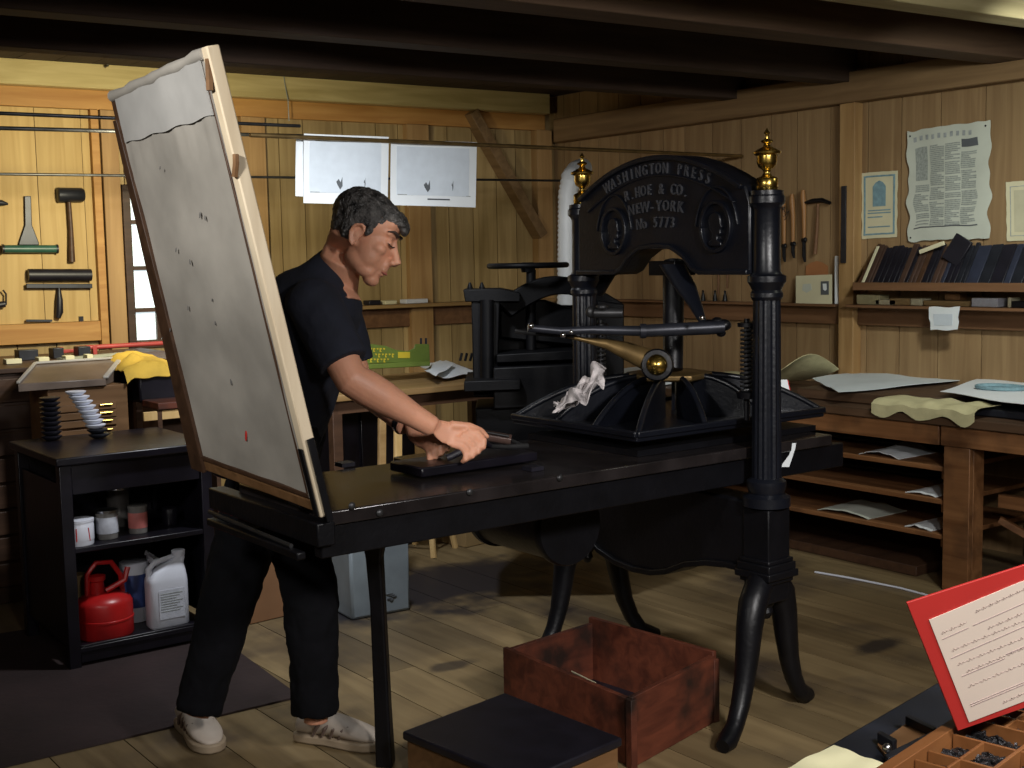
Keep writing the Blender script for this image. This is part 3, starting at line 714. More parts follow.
def tub(px, py, y, r, h, z, name, label, cat, body, lab=None, lidm=None, group=None, labrange=(.2, .75), prof=None):
    p = at(px, py, Y=y); t = thing(name, label, cat, (p.x, y, z), group)
    MB().lathe(prof or [(r*.93, 0), (r*.97, .004), (r, h*.9), (r*.98, h*.92)], (p.x, y, z), n=28).build('body', body, t)
    if lab: MB().lathe([(r*1.005, h*labrange[0]), (r*1.012, h*labrange[0]+.001), (r*1.012, h*labrange[1]), (r*1.005, h*labrange[1]+.001)], (p.x, y, z), n=28).build('label_band', lab, t)
    MB().lathe([(r*.9, h*.90), (r*1.04, h*.905), (r*1.04, h*.99), (r*.98, h)], (p.x, y, z), n=28).build('lid', lidm or body, t)
    return t
t = tub(80, 530, 4.68, .050, .098, ZS, 'ink_tub', 'white ink tub with a red label, leftmost on the upper cart shelf', 'ink tub', 'white', 'white', 'white')
p = t.location; MB().prism([(-.6, .2), (.45, .2), (.35, .7), (-.6, .7)], lambda u, v, w: V((p.x+math.sin(u)*(.0507+w), p.y-math.cos(u)*(.0507+w), p.z+v*.098)), .0005, .0015).build('red_label', 'redpaint', t)
tub(107, 525, 4.72, .041, .112, ZS, 'ink_jar', 'dark glass ink jar with a white label on the upper cart shelf', 'jar', 'glass', 'label', 'steel')
tub(138, 522, 4.74, .037, .108, ZS, 'ink_can', 'small ink can with a pinkish red label on the upper cart shelf', 'ink can', 'glass', 'pinklabel', 'glass')
tub(118, 505, 4.92, .045, .165, ZS, 'ink_jar', 'tall clear jar with a silver lid behind the smaller jars on the cart', 'jar', 'glass', None, 'steel')
tub(170, 522, 4.80, .030, .07, ZS, 'ink_can', 'short black ink can at the right of the upper cart shelf', 'ink can', 'cartblack', None, 'cartblack')
tub(136, 610, 4.86, .055, .24, ZB, 'paint_can', 'white can with a dark blue label behind the white jug', 'can', 'white', 'bluelabel', 'white', labrange=(.25, .8))
tub(78, 590, 4.92, .035, .21, ZB, 'ochre_can', 'yellow-brown can behind the red gas can', 'can', 'cardboard', None, 'cardboard')
# red gas can
p = at(106, 640, Y=4.74); g = thing('gas_can', 'red metal safety gas can on the lower cart shelf', 'gas can', (p.x, 4.74, ZB))
c = V((p.x, 4.74, ZB))
MB().lathe([(.088, 0), (.092, .006), (.092, .115), (.085, .13), (.06, .145), (.04, .15)], c, n=32).build('body', 'redpaint', g)
MB().lathe([(.090, .055), (.094, .058), (.094, .064), (.090, .067)], c, n=32).build('seam', 'redpaint', g)
MB().tube([c+V((-.055, 0, .12)), c+V((-.05, 0, .22)), c+V((-.02, 0, .255)), c+V((.03, 0, .25)), c+V((.06, 0, .20)), c+V((.065, 0, .12))], .009, n=8).build('handle', 'redpaint', g)
MB().lathe([(.025, .14), (.022, .19), (.028, .195), (.028, .21), (.01, .215)], c+V((-.02, 0, 0)), n=16).build('spout_cap', 'redpaint', g)
MB().tube([c+V((.0, -.03, .16)), c+V((.06, -.04, .19)), c+V((.075, -.03, .23))], .01, n=8).build('trigger', 'redpaint', g)
for o in [g]: o.scale = (1.17, 1.1, 1.12)
# white jug
p = at(172, 628, Y=4.66); c = V((p.x, 4.70, ZB)); j = thing('plastic_jug', 'white plastic jug with a grey label on the lower cart shelf', 'jug', c)
w2, d2 = .066, .042
jb = MB(); secs = []
def rr(w_, d_, z, dx=0, n=28, pw=4.0):
    return [c+V((dx+w_*math.copysign(abs(math.cos(a))**(2/pw), math.cos(a)), d_*math.copysign(abs(math.sin(a))**(2/pw), math.sin(a)), z)) for a in [2*PI*i/n for i in range(n)]]
rows = [(w2*.92, d2*.9, 0, 0), (w2, d2, .008, 0), (w2, d2, .165, 0), (w2*.97, d2*.95, .18, 0), (w2*.80, d2*.8, .205, .008), (w2*.5, d2*.6, .225, .025), (.022, .022, .238, .04), (.018, .018, .25, .045)]
vs = [q for a in rows for q in rr(a[0], a[1], a[2], a[3])]; n = 28
jb.add(vs, [(i*n+k, i*n+(k+1) % n, (i+1)*n+(k+1) % n, (i+1)*n+k) for i in range(len(rows)-1) for k in range(n)]+[tuple(range(n-1, -1, -1)), tuple((len(rows)-1)*n+k for k in range(n))])
jb.build('body', 'white', j)
MB().tube([c+V((-.055, 0, .165)), c+V((-.055, 0, .215)), c+V((-.035, 0, .235)), c+V((.03, 0, .248))], [.012, .011, .010, .010], n=10).build('handle', 'white', j)
MB().lathe([(.021, .248), (.022, .25), (.022, .268), (.019, .27)], c+V((.045, 0, 0)), n=20).build('cap', 'white', j)
lb = MB().bx(c+V((-.040, -d2-.0015, .035)), c+V((.045, -d2-.0003, .14))).build('label_sticker', 'label', j)
tl = MB()
for i in range(8): tl.bx(c+V((-.035, -d2-.0025, .125-.009*i)), c+V((.038-.01*(i % 3), -d2-.0014, .128-.009*i)))
tl.build('label_text', 'printgrey', lb)
j.scale = (1.22, 1.1, 1.10)
# white coil hose
p = at(155, 545, Y=4.8); pts = [V((p.x-.03+.0006*i, 4.82+.012*math.cos(i*.45), .345+.018*math.sin(i*.45)-.0005*i)) for i in range(90)]
o_ = MB().tube(pts, .0045, n=6).build('coiled_tube', 'white'); centre(o_); tag(o_, 'small white coiled plastic tube above the blue-labelled can', 'tube')
# stacks on the cart top
for (px, D_, n_, mt, lean, lab, nm_) in ((99, 438, 10, 'white', -.0055, 'leaning stack piece: white ink lid in the pale stack on the cart', 'pale'), (52, 440, 9, 'rubber', 0.0, 'black ink lid in the dark stack on the cart top', 'dark')):
    base = at(px, D_, Z=.807)
    for k in range(n_):
        q = base+R1*(lean*k*(1+.10*k)*.9)+V((0, 0, .0195*k))
        t_ = MB().lathe([(.020, .0), (.026, .002), (.040, .013), (.041, .017), (.034, .0185)], q, n=24).build('ink_cup', mt if k > 1 or mt == 'rubber' else 'slate')
        centre(t_)
        tag(t_, 'white shallow ink cup in the leaning pale stack on the black cart' if nm_ == 'pale' and k > 1 else ('dark cup at the foot of the leaning pale stack on the black cart' if nm_ == 'pale' else 'black shallow ink cup in the upright dark stack at the left of the black cart'),
            'cup', {'pale': 'pale cups in the leaning stack' if k > 1 else 'dark cups under the leaning stack', 'dark': 'black cups in the upright stack'}[nm_])

# ------------------------------------------------------------------ left: drawer cabinet, slanted box, yellow cloth
cx0, cx1, cyy = .70, 2.42, 5.75
cab = thing('type_cabinet', 'long low dark wooden cabinet of wide flat drawers against the back wall', 'cabinet', (1.5, 6.1, 0))
MB().bx((cx0, cyy+.015, .002), (cx1, 6.55, 1.035)).build('body', 'darkwood', cab, bevel=.004)
z = .08
while z < 1.0:
    MB().bx((cx0+.03, cyy, z), (cx1-.55, cyy+.014, z+.105)).build('drawer', 'darkwood', cab, bevel=.003); z += .118
MB().bx((cx0-.01, cyy-.01, 1.036), (cx1+.01, 6.58, 1.058)).build('top', 'darkwood', cab, bevel=.003)
# small chest with brass pulls in front
p0 = at(48, 390, Y=5.45); p1 = at(128, 386, Y=5.45)
ch = thing('drawer_chest', 'small brown wooden drawer chest with four brass pulls behind the ink cart', 'chest of drawers', (1.75, 5.55, 0))
MB().bx((p0.x, 5.46, .002), (p1.x, 5.735, p0.z)).build('body', 'brownwood', ch, bevel=.004)
for k, py in enumerate((405, 413, 421, 430)):
    z = at(100, py+1, Y=5.45).z
    d_ = MB().bx((p0.x+.03, 5.448, z-.016), (at(116, 400, Y=5.45).x, 5.459, z+.014)).build('drawer', 'brownwood', ch, bevel=.002)
    a = at(100, py, Y=5.44); MB().tube([a+V((-.0, 0, 0)), a+V((.055, 0, 0))], .0045, n=8).build('brass_pull', 'brass', d_)
# slanted case
Tn = lambda l: [at(x, y, Y=yy) for x, y, yy in l]
sc_ = thing('slant_case', 'slanted glass-lidded wooden case on top of the drawer chest', 'case', (1.8, 5.6, p0.z))
zb = p0.z+.002
a0, a1 = at(18, 384, Y=5.44), at(106, 388, Y=5.44); b0, b1 = at(36, 361, Y=5.72), at(118, 359, Y=5.72)
vs = [V((a0.x, 5.44, zb)), V((a1.x, 5.44, zb)), V((b1.x+.02, 5.73, zb)), V((b0.x, 5.73, zb)), V((a0.x, 5.44, a0.z)), V((a1.x, 5.44, a0.z-.005)), V((b1.x+.02, 5.73, b1.z)), V((b0.x, 5.73, b1.z))]
MB().add(vs, [(3, 2, 1, 0), (4, 5, 6, 7), (0, 1, 5, 4), (1, 2, 6, 5), (2, 3, 7, 6), (3, 0, 4, 7)]).build('body', plain('dusty_brown_board', (.16, .12, .095), .3, 0, .35, 7), sc_, bevel=.002)
MB().beam(vs[5]+V((0, 0, .006)), vs[6]+V((0, 0, .006)), .022, .010).beam(vs[6]+V((0, 0, .006)), vs[7]+V((0, 0, .006)), .022, .010).beam(vs[4]+V((0, 0, .006)), vs[7]+V((0, 0, .006)), .014, .010).build('lid_frame', plain('pale_frame', (.48, .45, .40), .4), sc_, bevel=.002)
# small pale blocks along the cabinet top
for k, (px, w_) in enumerate(((12, .05), (42, .035), (68, .03), (88, .02))):
    p = at(px, 355, Y=6.0); o_ = MB().box((p.x, 6.0, 1.059+.012), (w_*1.4, .06, .022)).build('wood_block', 'papercream', bevel=.002); centre(o_)
    tag(o_, 'small pale wooden block on the cabinet top under the tool rack', 'block', 'pale blocks on the cabinet top')
for k, (px, w_) in enumerate(((26, .09), (56, .05), (82, .06))):
    p = at(px, 349, Y=6.2); o_ = MB().box((p.x, 6.2, 1.059+.025), (w_, .08, .05)).build('black_block', 'slate', bevel=.003); centre(o_)
    tag(o_, 'dark metal block on the cabinet top under the tool rack', 'block', 'dark blocks on the cabinet top')
# long flat strip
o_ = MB().beam(at(60, 357, Y=6.0)+V((0, 0, -.02)), at(125, 351, Y=6.15)+V((0, 0, -.02)), .05, .012).build('wood_strip', plain('greyish_strip', (.35, .36, .28), .5)); centre(o_); o_.location.z = 1.0585; tag(o_, 'greenish grey strip lying on the cabinet top behind the slanted case', 'strip')
# red pipe clamp
p = at(58, 343, Y=6.3); q = at(166, 343, Y=6.3); t = thing('bar_clamp', 'long red bar clamp lying on top of the cabinet below the window', 'clamp', (p.x, 6.3, 1.06))
MB().tube([V((at(75, 342, Y=6.3).x, 6.3, q.z)), V((2.52, 6.3, q.z))], .012, n=10).build('bar', 'redpipe', t)
for px in (60, 94): x_ = at(px, 345, Y=6.3).x; MB().box((x_, 6.3, (q.z+1.06)/2), (.022, .03, q.z-1.06+.02)).build('jaw', 'redpipe', t, bevel=.003)
MB().box((at(75, 350, Y=6.3).x, 6.3, q.z-.012), (.14, .02, .018)).build('sliding_head', 'redpipe', t, bevel=.003)
# yellow cloth over a dark box, wooden trays beneath
bx0 = thing('black_box', 'black box under the yellow cloth beside the drawer chest', 'box', (2.35, 5.6, 0))
xa, xb = at(139, 380, Y=5.45).x, at(200, 380, Y=5.45).x; zt = at(150, 372, Y=5.45).z
MB().bx((xa, 5.45, at(150, 402, Y=5.45).z), (xb, 5.74, zt)).build('box_body', 'cartblack', bx0, bevel=.01)
zz = at(150, 402, Y=5.45).z
MB().bx((xa, 5.5, .002), (xb, 5.74, zz-.001)).build('box_stand', 'darkwood', bx0)
g = []
for i in range(24):
    r_ = []
    for j in range(18):
        u, v = i/23, j/17
        x_ = xa-.06+u*(xb-xa+.1); y_ = 5.43+v*.32
        h_ = zt+.055*math.sin(PI*min(1, u*1.3)**.8)*1.3*(.35+.65*v)+noise.noise(V((u*6, v*5, 3)))*.03+.008
        if v < .15: h_ -= (.15-v)*.35
        r_.append(V((x_, y_, max(h_, zt+.004) if v > .15 else h_)))
    g.append(r_)
o_ = MB().sheet(g, .004).build('yellow_cloth', 'yellowcloth'); centre(o_); tag(o_, 'crumpled bright yellow cloth lying on a black box left of the tympan', 'cloth')
tr = thing('wooden_tray', 'dark wooden tray with a light wood drawer front left of the tympan', 'tray', (2.3, 5.35, 0))
xa2 = max(at(131, 405, Y=5.25).x, 2.0)
zt2 = at(150, 404, Y=5.25).z; MB().bx((xa2, 5.25, zt2-.03), (xb, 5.44, zt2)).build('tray_top', 'redwood', tr, bevel=.003)
MB().bx((xa2, 5.26, .002), (xa2+.02, 5.44, zt2-.031)).bx((xb-.02, 5.26, .002), (xb, 5.44, zt2-.031)).build('side', 'darkwood', tr)
MB().bx((at(144, 415, Y=5.26).x, 5.262, at(150, 421, Y=5.26).z), (xb-.021, 5.275, at(150, 412, Y=5.26).z)).build('drawer_front', 'lightwood', tr, bevel=.002)

# ------------------------------------------------------------------ tool rack on the back wall
rk = thing('tool_rack', 'shallow wooden frame on the left wall holding rollers and mallets', 'tool rack', bp((BC-onB(50, 300)).dot(BD), 1.1))
def ub(px, y=250, off=.03): return (BC-onB(px, y, off)).dot(BD)
ul, ur_ = BL-.3, ub(104); zrt = onB(60, 108, .03).z; z1, z0 = onB(50, 323, .05).z, onB(50, 343, .05).z
bbeam(MB(), ub(96), BL-.3, z0, z1, .0, .05).build('bottom_rail', 'header', rk, bevel=.003)
bbeam(MB(), ur_, ub(96), z0-.03, zrt-.002, .0, .055).build('side_stile', 'header', rk, bevel=.003)
pnl = MB(); ed_ = [ub(96)+.001, ub(85, 200), ub(39, 200), ub(-8, 200), ub(-55, 200), ub(-80, 200)]
for ua_, uc_ in zip(ed_[:-1], ed_[1:]): bbeam(pnl, ua_, uc_-.004, z1+.001, zrt-.002, .001, .010)
pnl.build('back_panel', 'panel', rk)
def tool(name, label, cat, px, py): return thing(name, label, cat, onB(px, py, .04))
def wq(px, py, o=.045): return onB(px, py, o)
BZ = V((0, 0, 1))
# scraper with green edge
t = tool('ink_scraper', 'flared black scraper with a green roller edge hanging on the wall', 'scraper', 29, 248)
hp = [(24.5, 196), (31, 196), (32, 225), (39, 243), (39, 245), (19, 245), (19, 243), (25, 225)]
MB().prism(hp, lambda u, v, w: wq(u, v, w), .02, .035).build('handle', 'slate', t, bevel=.003)
MB().tube([wq(3, 249), wq(57, 249)], .022, n=14).build('roller', 'greenroll', t)
for px in (2, 56): MB().tube([wq(px, 249), wq(px+2, 249)], .026, n=12).build('end_cap', 'slate', t)
# mallet
t = tool('mallet', 'dark round-headed mallet hanging handle down on the rack', 'mallet', 70, 262)
MB().tube([wq(57, 195), wq(58, 195), wq(82, 195), wq(84, 195)], [.034, .042, .040, .032], n=16).build('head', 'slate', t)
MB().tube([wq(69, 202), wq(71, 230), wq(72, 262)], [.012, .013, .019], n=10).build('handle', 'darkwood', t)
# big brayer
t = tool('ink_brayer', 'wide black ink roller hanging with its handle down on the rack', 'ink roller', 58, 300)
MB().tube([wq(28, 275), wq(91, 275)], .034, n=20).build('roller', 'rubber', t)
MB().beam(wq(26, 286), wq(92, 286), .02, .026).build('roller_frame', 'slate', t, bevel=.003)
MB().tube([wq(59, 288), wq(59.5, 300), wq(59.5, 312), wq(58, 318)], [.008, .019, .021, .014], n=12).build('handle', 'rubber', t)
# small items
t = tool('hand_tool', 'small black tool handle cut by the left edge beside the scraper', 'tool', 3, 204); MB().tube([wq(-6, 202), wq(2, 203), wq(8, 204)], [.018, .016, .006], n=10).build('grip', 'slate', t)
t = tool('small_brayer', 'small ink roller cut by the left edge beside the wide roller', 'ink roller', 2, 305)
MB().tube([wq(-8, 306), wq(5, 304)], .018, n=12).build('roller', 'rubber', t); MB().tube([wq(3, 290), wq(6, 294), wq(6, 305)], .005, n=8).build('roller_frame', 'slate', t)
o_ = MB().beam(wq(26, 322, .035)+BZ*.008, wq(52, 322, .035)+BZ*.008, .02, .012).build('black_rod', 'slate'); centre(o_); tag(o_, 'short black rod resting on the rack\'s bottom rail', 'rod')
o_ = MB().box(wq(81, 319, .02), (.022, .02, .03)).build('peg', 'slate'); centre(o_); tag(o_, 'little black peg above the bottom rail of the tool rack', 'peg')

# ------------------------------------------------------------------ hanging rods and the two printed sheets
YR = 5.15
def rod(pa, pb, ya, yb, r_, label, mt='ironworn'):
    a, b = at(*pa, Y=ya), at(*pb, Y=yb)
    o = MB().tube([a, b], r_, n=10).build('hanging_rod', mt); o_ = centre(o); tag(o_, label, 'rod'); return a, b
rod((-6, 128), (303, 136), 5.6, 5.6, .009, 'dark hanging rod ending over the left printed sheet, lower of the close pair')
rod((-6, 113), (300, 126), 5.4, 5.4, .008, 'grey hanging rod above the darker one, ending in the air over the left sheet')
rod((-6, 174), (590, 181), 6.3, 6.3, .007, 'thin dark rod running low behind the printed sheets to the white duct')
ra_, rb_ = rod((250, 135), (742, 156), 5.15, 5.15, .010, 'long pale-tipped rod carrying the two printed sheets', 'bronze')
def hung(pxa, pxb, yt, yb, lab, grp=None, off=.014, marks=True, skew=0):
    t = thing('printed_sheet', lab, 'printed sheet', at((pxa+pxb)/2, yb, Y=YR))
    ytb = yt
    def P(u, v, w=0): # v 0 top .. 1 bottom
        x = pxa+(pxb-pxa)*u; y_ = (yt+(yb-yt)*v)+u*(3.5 if v < .5 else 2.5)
        q = at(x, y_, Y=YR+off); return V((q.x, YR+off-w+.006*math.sin(u*5+v*2), q.z))
    MB().sheet([[P(i/12, j/8) for j in range(9)] for i in range(13)], .0012).build('sheet', 'paper', t)
    if marks:
        MB().sheet([[P(.07+.84*i/6, .10+.74*j/4, .002) for j in range(5)] for i in range(7)], .0006).build('printed_tone', 'printpale', t)
        for a, b, c, d in ((.38, .45, .64, .76), (.70, .72, .64, .73)):
            MB().prism([(a, c+.04), (a+(b-a)*.4, c), (a+(b-a)*.7, c+.05), (b, c-.03), (b, d-.02), (a+(b-a)*.6, d+.03), (a+.01, d-.04)], lambda u, v, w: P(u, v, w), .003, .004).build('vignette', 'print', t)
        MB().prism([(.42, .885), (.68, .885), (.68, .905), (.42, .905)], lambda u, v, w: P(u, v, w), .003, .004).build('text_line', 'print', t)
        MB().prism([(.08, .83), (.93, .83), (.93, .842), (.08, .842)], lambda u, v, w: P(u, v, w), .003, .004).build('text_line', 'printgrey', t)
    return t
hung(304, 388, 133.5, 203, 'large printed sheet hanging from the rod just left above the man\'s head')
hung(391, 476, 139, 205, 'large printed sheet hanging from the rod behind the man\'s forehead, right of the other')
hung(296, 330, 139, 196, 'blank white sheet peeking out behind the left printed sheet', off=.03, marks=False)

# ------------------------------------------------------------------ shelf bits, table, paper cutter, second press, stools, boxes
for px, w_, h_, mt, lb in ((408, .045, .025, 'papercream', 'flat cream packet on the wall shelf beside the white packet'), (414, .10, .028, 'white', 'white packet on the wall shelf behind the man\'s face'), (372, .05, .03, 'rubber', 'small black box on the wall shelf beside the man\'s chin')):
    px2 = {'papercream': 388}.get(mt, px); q = onB(px2, 303, .07); o_ = MB().box((q.x, q.y, zl+h_/2+.001), (w_*2 if mt == 'papercream' else w_*1.7, .08, h_)).build('packet', mt, bevel=.004); centre(o_); tag(o_, lb, 'packet')
tb = thing('work_table', 'wooden work table behind the man carrying the green paper cutter', 'table', (3.45, 5.2, 0))
p0 = at(370, 386, Z=.90); p1 = at(478, 382, Z=.90)
tx0, ty0 = p0.x-.5, min(p0.y, p1.y)-.05
MB().bx((2.70, 5.02, .862), (4.05, 5.75, .892)).build('table_top', 'tablewood', tb, bevel=.004)
MB().bx((2.78, 5.06, .80), (3.95, 5.08, .861)).build('apron', 'darkwood', tb)
for x, y in ((2.75, 5.06), (3.95, 5.06), (2.75, 5.66), (3.95, 5.66)): MB().bx((x, y, .002), (x+.05, y+.05, .861)).build('leg', 'darkwood', tb, bevel=.003)
uc = thing('shade_filler', 'dark low block added to fill in the shade under the work table', 'cabinet', (3.35, 5.55, 0))  # solid added only to darken the space under the table
MB().bx((2.82, 5.55, .002), (3.50, 5.73, .78)).build('body', 'cartblack', uc, bevel=.004)
for k in range(2): MB().bx((2.84+.33*k, 5.536, .03), (3.15+.33*k, 5.549, .75)).build('door', 'cartblack', uc, bevel=.003)
pc_ = thing('paper_cutter', 'green iron lever paper cutter with yellow lettering on the table behind the man', 'paper cutter', at(400, 365, Z=.894))
YP = 5.42
def yq(px, py, o=0): return at(px, py, Y=YP+o)
top_ = [(330, 357), (352, 347), (372, 344), (386, 346), (396, 350), (408, 351), (414, 348), (415, 344), (429, 344), (430, 361), (409, 364), (392, 363), (370, 364), (330, 372)]
MB().prism(top_, lambda u, v, w: yq(u, v, w), 0, .05).build('cutter_arm', 'green', pc_, bevel=.004)
MB().prism([(355, 365), (430, 361), (430, 366), (355, 370)], lambda u, v, w: yq(u, v, w), -.06, .10).build('base_plate', 'green', pc_, bevel=.004)
gl = []
for (y_, xa_, xb_, n_) in ((350, 371, 384, 5), (355.5, 376, 393, 6), (360.5, 368, 388, 7)):
    for k in range(n_):
        x_ = xa_+(xb_-xa_)*k/(n_-1); h_ = 1.9
        MB().prism([(x_-1.1, y_-h_-.02*k), (x_+.9, y_-h_), (x_+1.1, y_-h_+1.2), (x_-.3, y_-.2), (x_+1, y_+h_), (x_-1.1, y_+h_)][: 6 if k % 2 else 4], lambda u, v, w: yq(u, v, w), -.003, -.0005).build('painted_letter', 'yellowink', pc_)
MB().prism([(398, 352), (410, 352), (410, 358), (398, 358)], lambda u, v, w: yq(u, v, w), -.003, -.0005).build('yellow_patch', 'yellowink', pc_)
for px in (421, 426): MB().tube([yq(px, 344, .02), yq(px, 338, .02)], .006, n=8).build('stud', 'slate', pc_)
g = [[at(418+56*i/10, 0, Z=.897) for j in range(2)] for i in range(2)]
def flat_sheet(name, label, cat, pts, z, mat, thk=.002, wav=.006, lift=0.0, seed=1, nu=16, nv=10, group=None, parent=None):
    """pts: 4 pixel corners on plane z (a,b,c,d around)"""
    c4 = [at(x, y, Z=z) for x, y in pts]; g = []
    for i in range(nu):
        r_ = []
        for j in range(nv):
            u, v = i/(nu-1), j/(nv-1); q = (c4[0]*(1-u)+c4[1]*u)*(1-v)+(c4[3]*(1-u)+c4[2]*u)*v
            r_.append(q+V((0, 0, wav*(.6+noise.noise(V((u*3+seed, v*3, seed))))+thk+lift*(u*u))))
        g.append(r_)
    o = MB().sheet(g, thk).build(name, mat, parent)
    if parent is None: centre(o); tag(o, label, cat, group)
    return o
flat_sheet('paper', 'loose white paper sheet lying over the end of the table beside the green cutter', 'paper', [(417, 366), (446, 362), (478, 374), (444, 380)], .905, 'paper', wav=.012)
flat_sheet('paper', 'smaller white folded paper on the table just behind the loose sheet', 'paper', [(424, 372), (440, 362), (455, 366), (436, 378)], .93, 'paper', wav=.012, seed=5)
# stools
def stool(px, py, h_, label, leg_px):
    q = at(px, py, Z=0); t = thing('stool', label, 'stool', (q.x, q.y, 0))
    MB().lathe([(.15, h_-.03), (.16, h_-.025), (.16, h_-.005), (.15, h_)], (q.x, q.y, 0), n=28).build('seat', 'lightwood', t)
    for k in range(4):
        a = PI/4+k*PI/2+.5; d = V((math.cos(a), math.sin(a), 0)); MB().tube([q+d*.10+V((0, 0, h_-.03)), q+d*.17], [.015, .017], n=8).build('leg', 'lightwood', t)
    for k in range(4):
        a = PI/4+k*PI/2+.5; b = a+PI/2; MB().tube([q+V((math.cos(a), math.sin(a), 0))*.145+V((0, 0, .2)), q+V((math.cos(b), math.sin(b), 0))*.145+V((0, 0, .2))], .009, n=6).build('rung', 'lightwood', t)
stool(424, 551, .36, 'light wooden stool standing behind the press bed', 0)
# leaning boards seen beyond the bed
for px, l_ in ((377, 'brownish wooden slat leaning beyond the press bed, left of the paler slat'), (393, 'pale yellow wooden slat leaning beyond the press bed')):
    a = at(px, 462, D=5.55); b = at(px+5, 418, D=5.7); a2 = V((a.x, a.y, .002))
    o_ = MB().beam(a2+(a2-a)*0, b, .035, .02, up=(0, -1, .1)).build('leaning_board', 'lightwood' if px > 380 else 'tablewood', bevel=.002); centre(o_); tag(o_, l_, 'slat')
q = at(487, 545, Z=0); bb = thing('cardboard_box', 'plain cardboard box on the floor under the table behind the press', 'cardboard box', (q.x, q.y+.15, 0))
MB().box((q.x, q.y+.15, .09), (.28, .24, .176), rz=.12).build('box_body', 'cardboard', bb, bevel=.003)
MB().box((q.x+.0, q.y+.15, .182), (.284, .244, .004), rz=.12).build('flaps', 'cardboard', bb)
q0, q1 = at(300, 622, Z=0), at(352, 620, Z=0)
# pale grey-blue box
a, b = at(352, 621, Z=0), at(411, 610, Z=0); d = (b-a).normalized(); nn = V((-d.y, d.x, 0)); L_ = (b-a).length; hb = at(352, 543, D=(a-EYE).dot(FW)).z
gb = thing('metal_box', 'pale grey-blue upright metal box standing on the floor behind the press leg', 'metal box', (a+b)/2+nn*.12)
R3 = Matrix.Rotation(math.atan2(d.y, d.x), 3, 'Z')
MB().box((a+b)/2+nn*.12+V((0, 0, hb/2+.001)), (L_, .24, hb), rot=R3).build('box_body', 'greybox', gb, bevel=.012)
MB().box((a+b)/2+nn*.12+V((0, 0, hb+.006)), (L_*.96, .22, .012), rot=R3).build('lid', 'greybox', gb, bevel=.004)
for k in range(5):
    c = at(398+(k % 3)*3, 598+k*1.6, D=(a-EYE).dot(FW)+.02)-nn*.0
    e_ = (c-a).dot(d); c = a+d*e_+V((0, 0, c.z))-nn*.001; MB().ell(c, (.018-.002*k, .002, .004+.001*k), R3, n=10, k=8).build('paint_scuff', 'print', gb)
# brown box behind the man's legs
q = at(275, 622, Z=0); o_ = MB().box((q.x+.02, q.y+.15, .14), (.26, .22, .276), rz=.1).build('brown_box', 'brownbox', bevel=.003); centre(o_); tag(o_, 'plain brown box on the floor seen between the man\'s legs', 'box')

hk_ = MB().tube([onB(108, 56, .11), onB(107.5, 66, .11), onB(105, 67, .125)], .007, n=8).build('metal_hook', 'steel'); centre(hk_); tag(hk_, 'small pale metal hook on the yellow wall beam left of the tympan', 'hook')
st_ = MB().tube([onB(283, 70, .105), onB(285, 85, .11), onB(288, 100, .12), onB(289, 121, .12)], .003, n=6).build('hanging_string', 'printgrey'); centre(st_); tag(st_, 'thin dark string hanging from the wall beam above the left printed sheet', 'string')
# ---- second press (iron copying press) in the corner
D2 = 5.55
def s2(px, py, dd=0): return at(px, py, D=D2+dd)
c = s2(540, 400); p2 = thing('iron_press', 'older black iron press with a horizontal hand wheel, behind the big hand press', 'printing press', (c.x, c.y, 0))
RX = R1; RY = V((sy_, cy_, 0))
fn2 = lambda u, v, w: at(u, v, D=D2)+RY*w
arch_o = [(468, 292), (468, 300)]
outer = [(470+ (12 if i == 0 else 0), 0) for i in range(1)]
arc = [(498+ (622-498)*i/16, 303-27*math.sin(PI*(i/16)**.9)) for i in range(17)]
arc_in = [(512+(612-512)*i/16, 316-22*math.sin(PI*i/16)) for i in range(17)]
MB().band(arc_in, arc, fn2, -.06, .06).build('arch', 'irondark', p2, bevel=.006)
MB().prism([(464, 289), (500, 288), (520, 292), (520, 301), (466, 301)], fn2, -.11, .10).build('cap_plate', 'irondark', p2, bevel=.004)
for px in (470, 482): MB().lathe([(.012, 0), (.014, .008), (.006, .03), (.004, .034)], s2(px, 290), n=12).build('bolt', 'irondark', p2)
MB().prism([(472, 300), (500, 300), (497, 395), (474, 395)], fn2, -.10, .10).build('side_frame', 'irondark', p2, bevel=.006)
MB().tube([s2(487, 300, -.12), s2(487, 392, -.12)], .03, n=12).build('pillar', 'irondark', p2)
MB().prism([(596, 300), (622, 303), (622, 395), (598, 395)], fn2, -.10, .10).build('side_frame', 'irondark', p2, bevel=.006)
MB().prism([(500, 302), (545, 300), (600, 318), (600, 348), (500, 338)], fn2, .02, .09).build('cross_head', 'irondark', p2, bevel=.006)
MB().prism([(497, 352), (600, 346), (600, 356), (497, 360)], fn2, -.16, .18).build('press_plate', 'irondark', p2, bevel=.004)
MB().prism([(494, 364), (604, 359), (604, 398), (494, 404)], fn2, -.2, .2).build('bed_box', 'irondark', p2, bevel=.006)
MB().prism([(466, 376), (520, 374), (520, 384), (466, 386)], fn2, -.25, .2).build('feed_table', 'irondark', p2, bevel=.004)
MB().tube([s2(531, 270), s2(531, 350)], .022, n=14).build('screw', 'irondark', p2)
wc = s2(528, 265.5); wh = MB(); pts = [wc+V((.172*math.cos(2*PI*i/40), .172*math.sin(2*PI*i/40), 0)) for i in range(41)]
wh.tube(pts, .012, n=10)
for k in range(4): a = k*PI/2+.3; wh.tube([wc, wc+V((.17*math.cos(a), .17*math.sin(a), 0))], .009, n=8)
wh.lathe([(.03, -.03), (.035, 0), (.025, .014)], wc, n=16); wh.build('hand_wheel', 'irondark', p2)
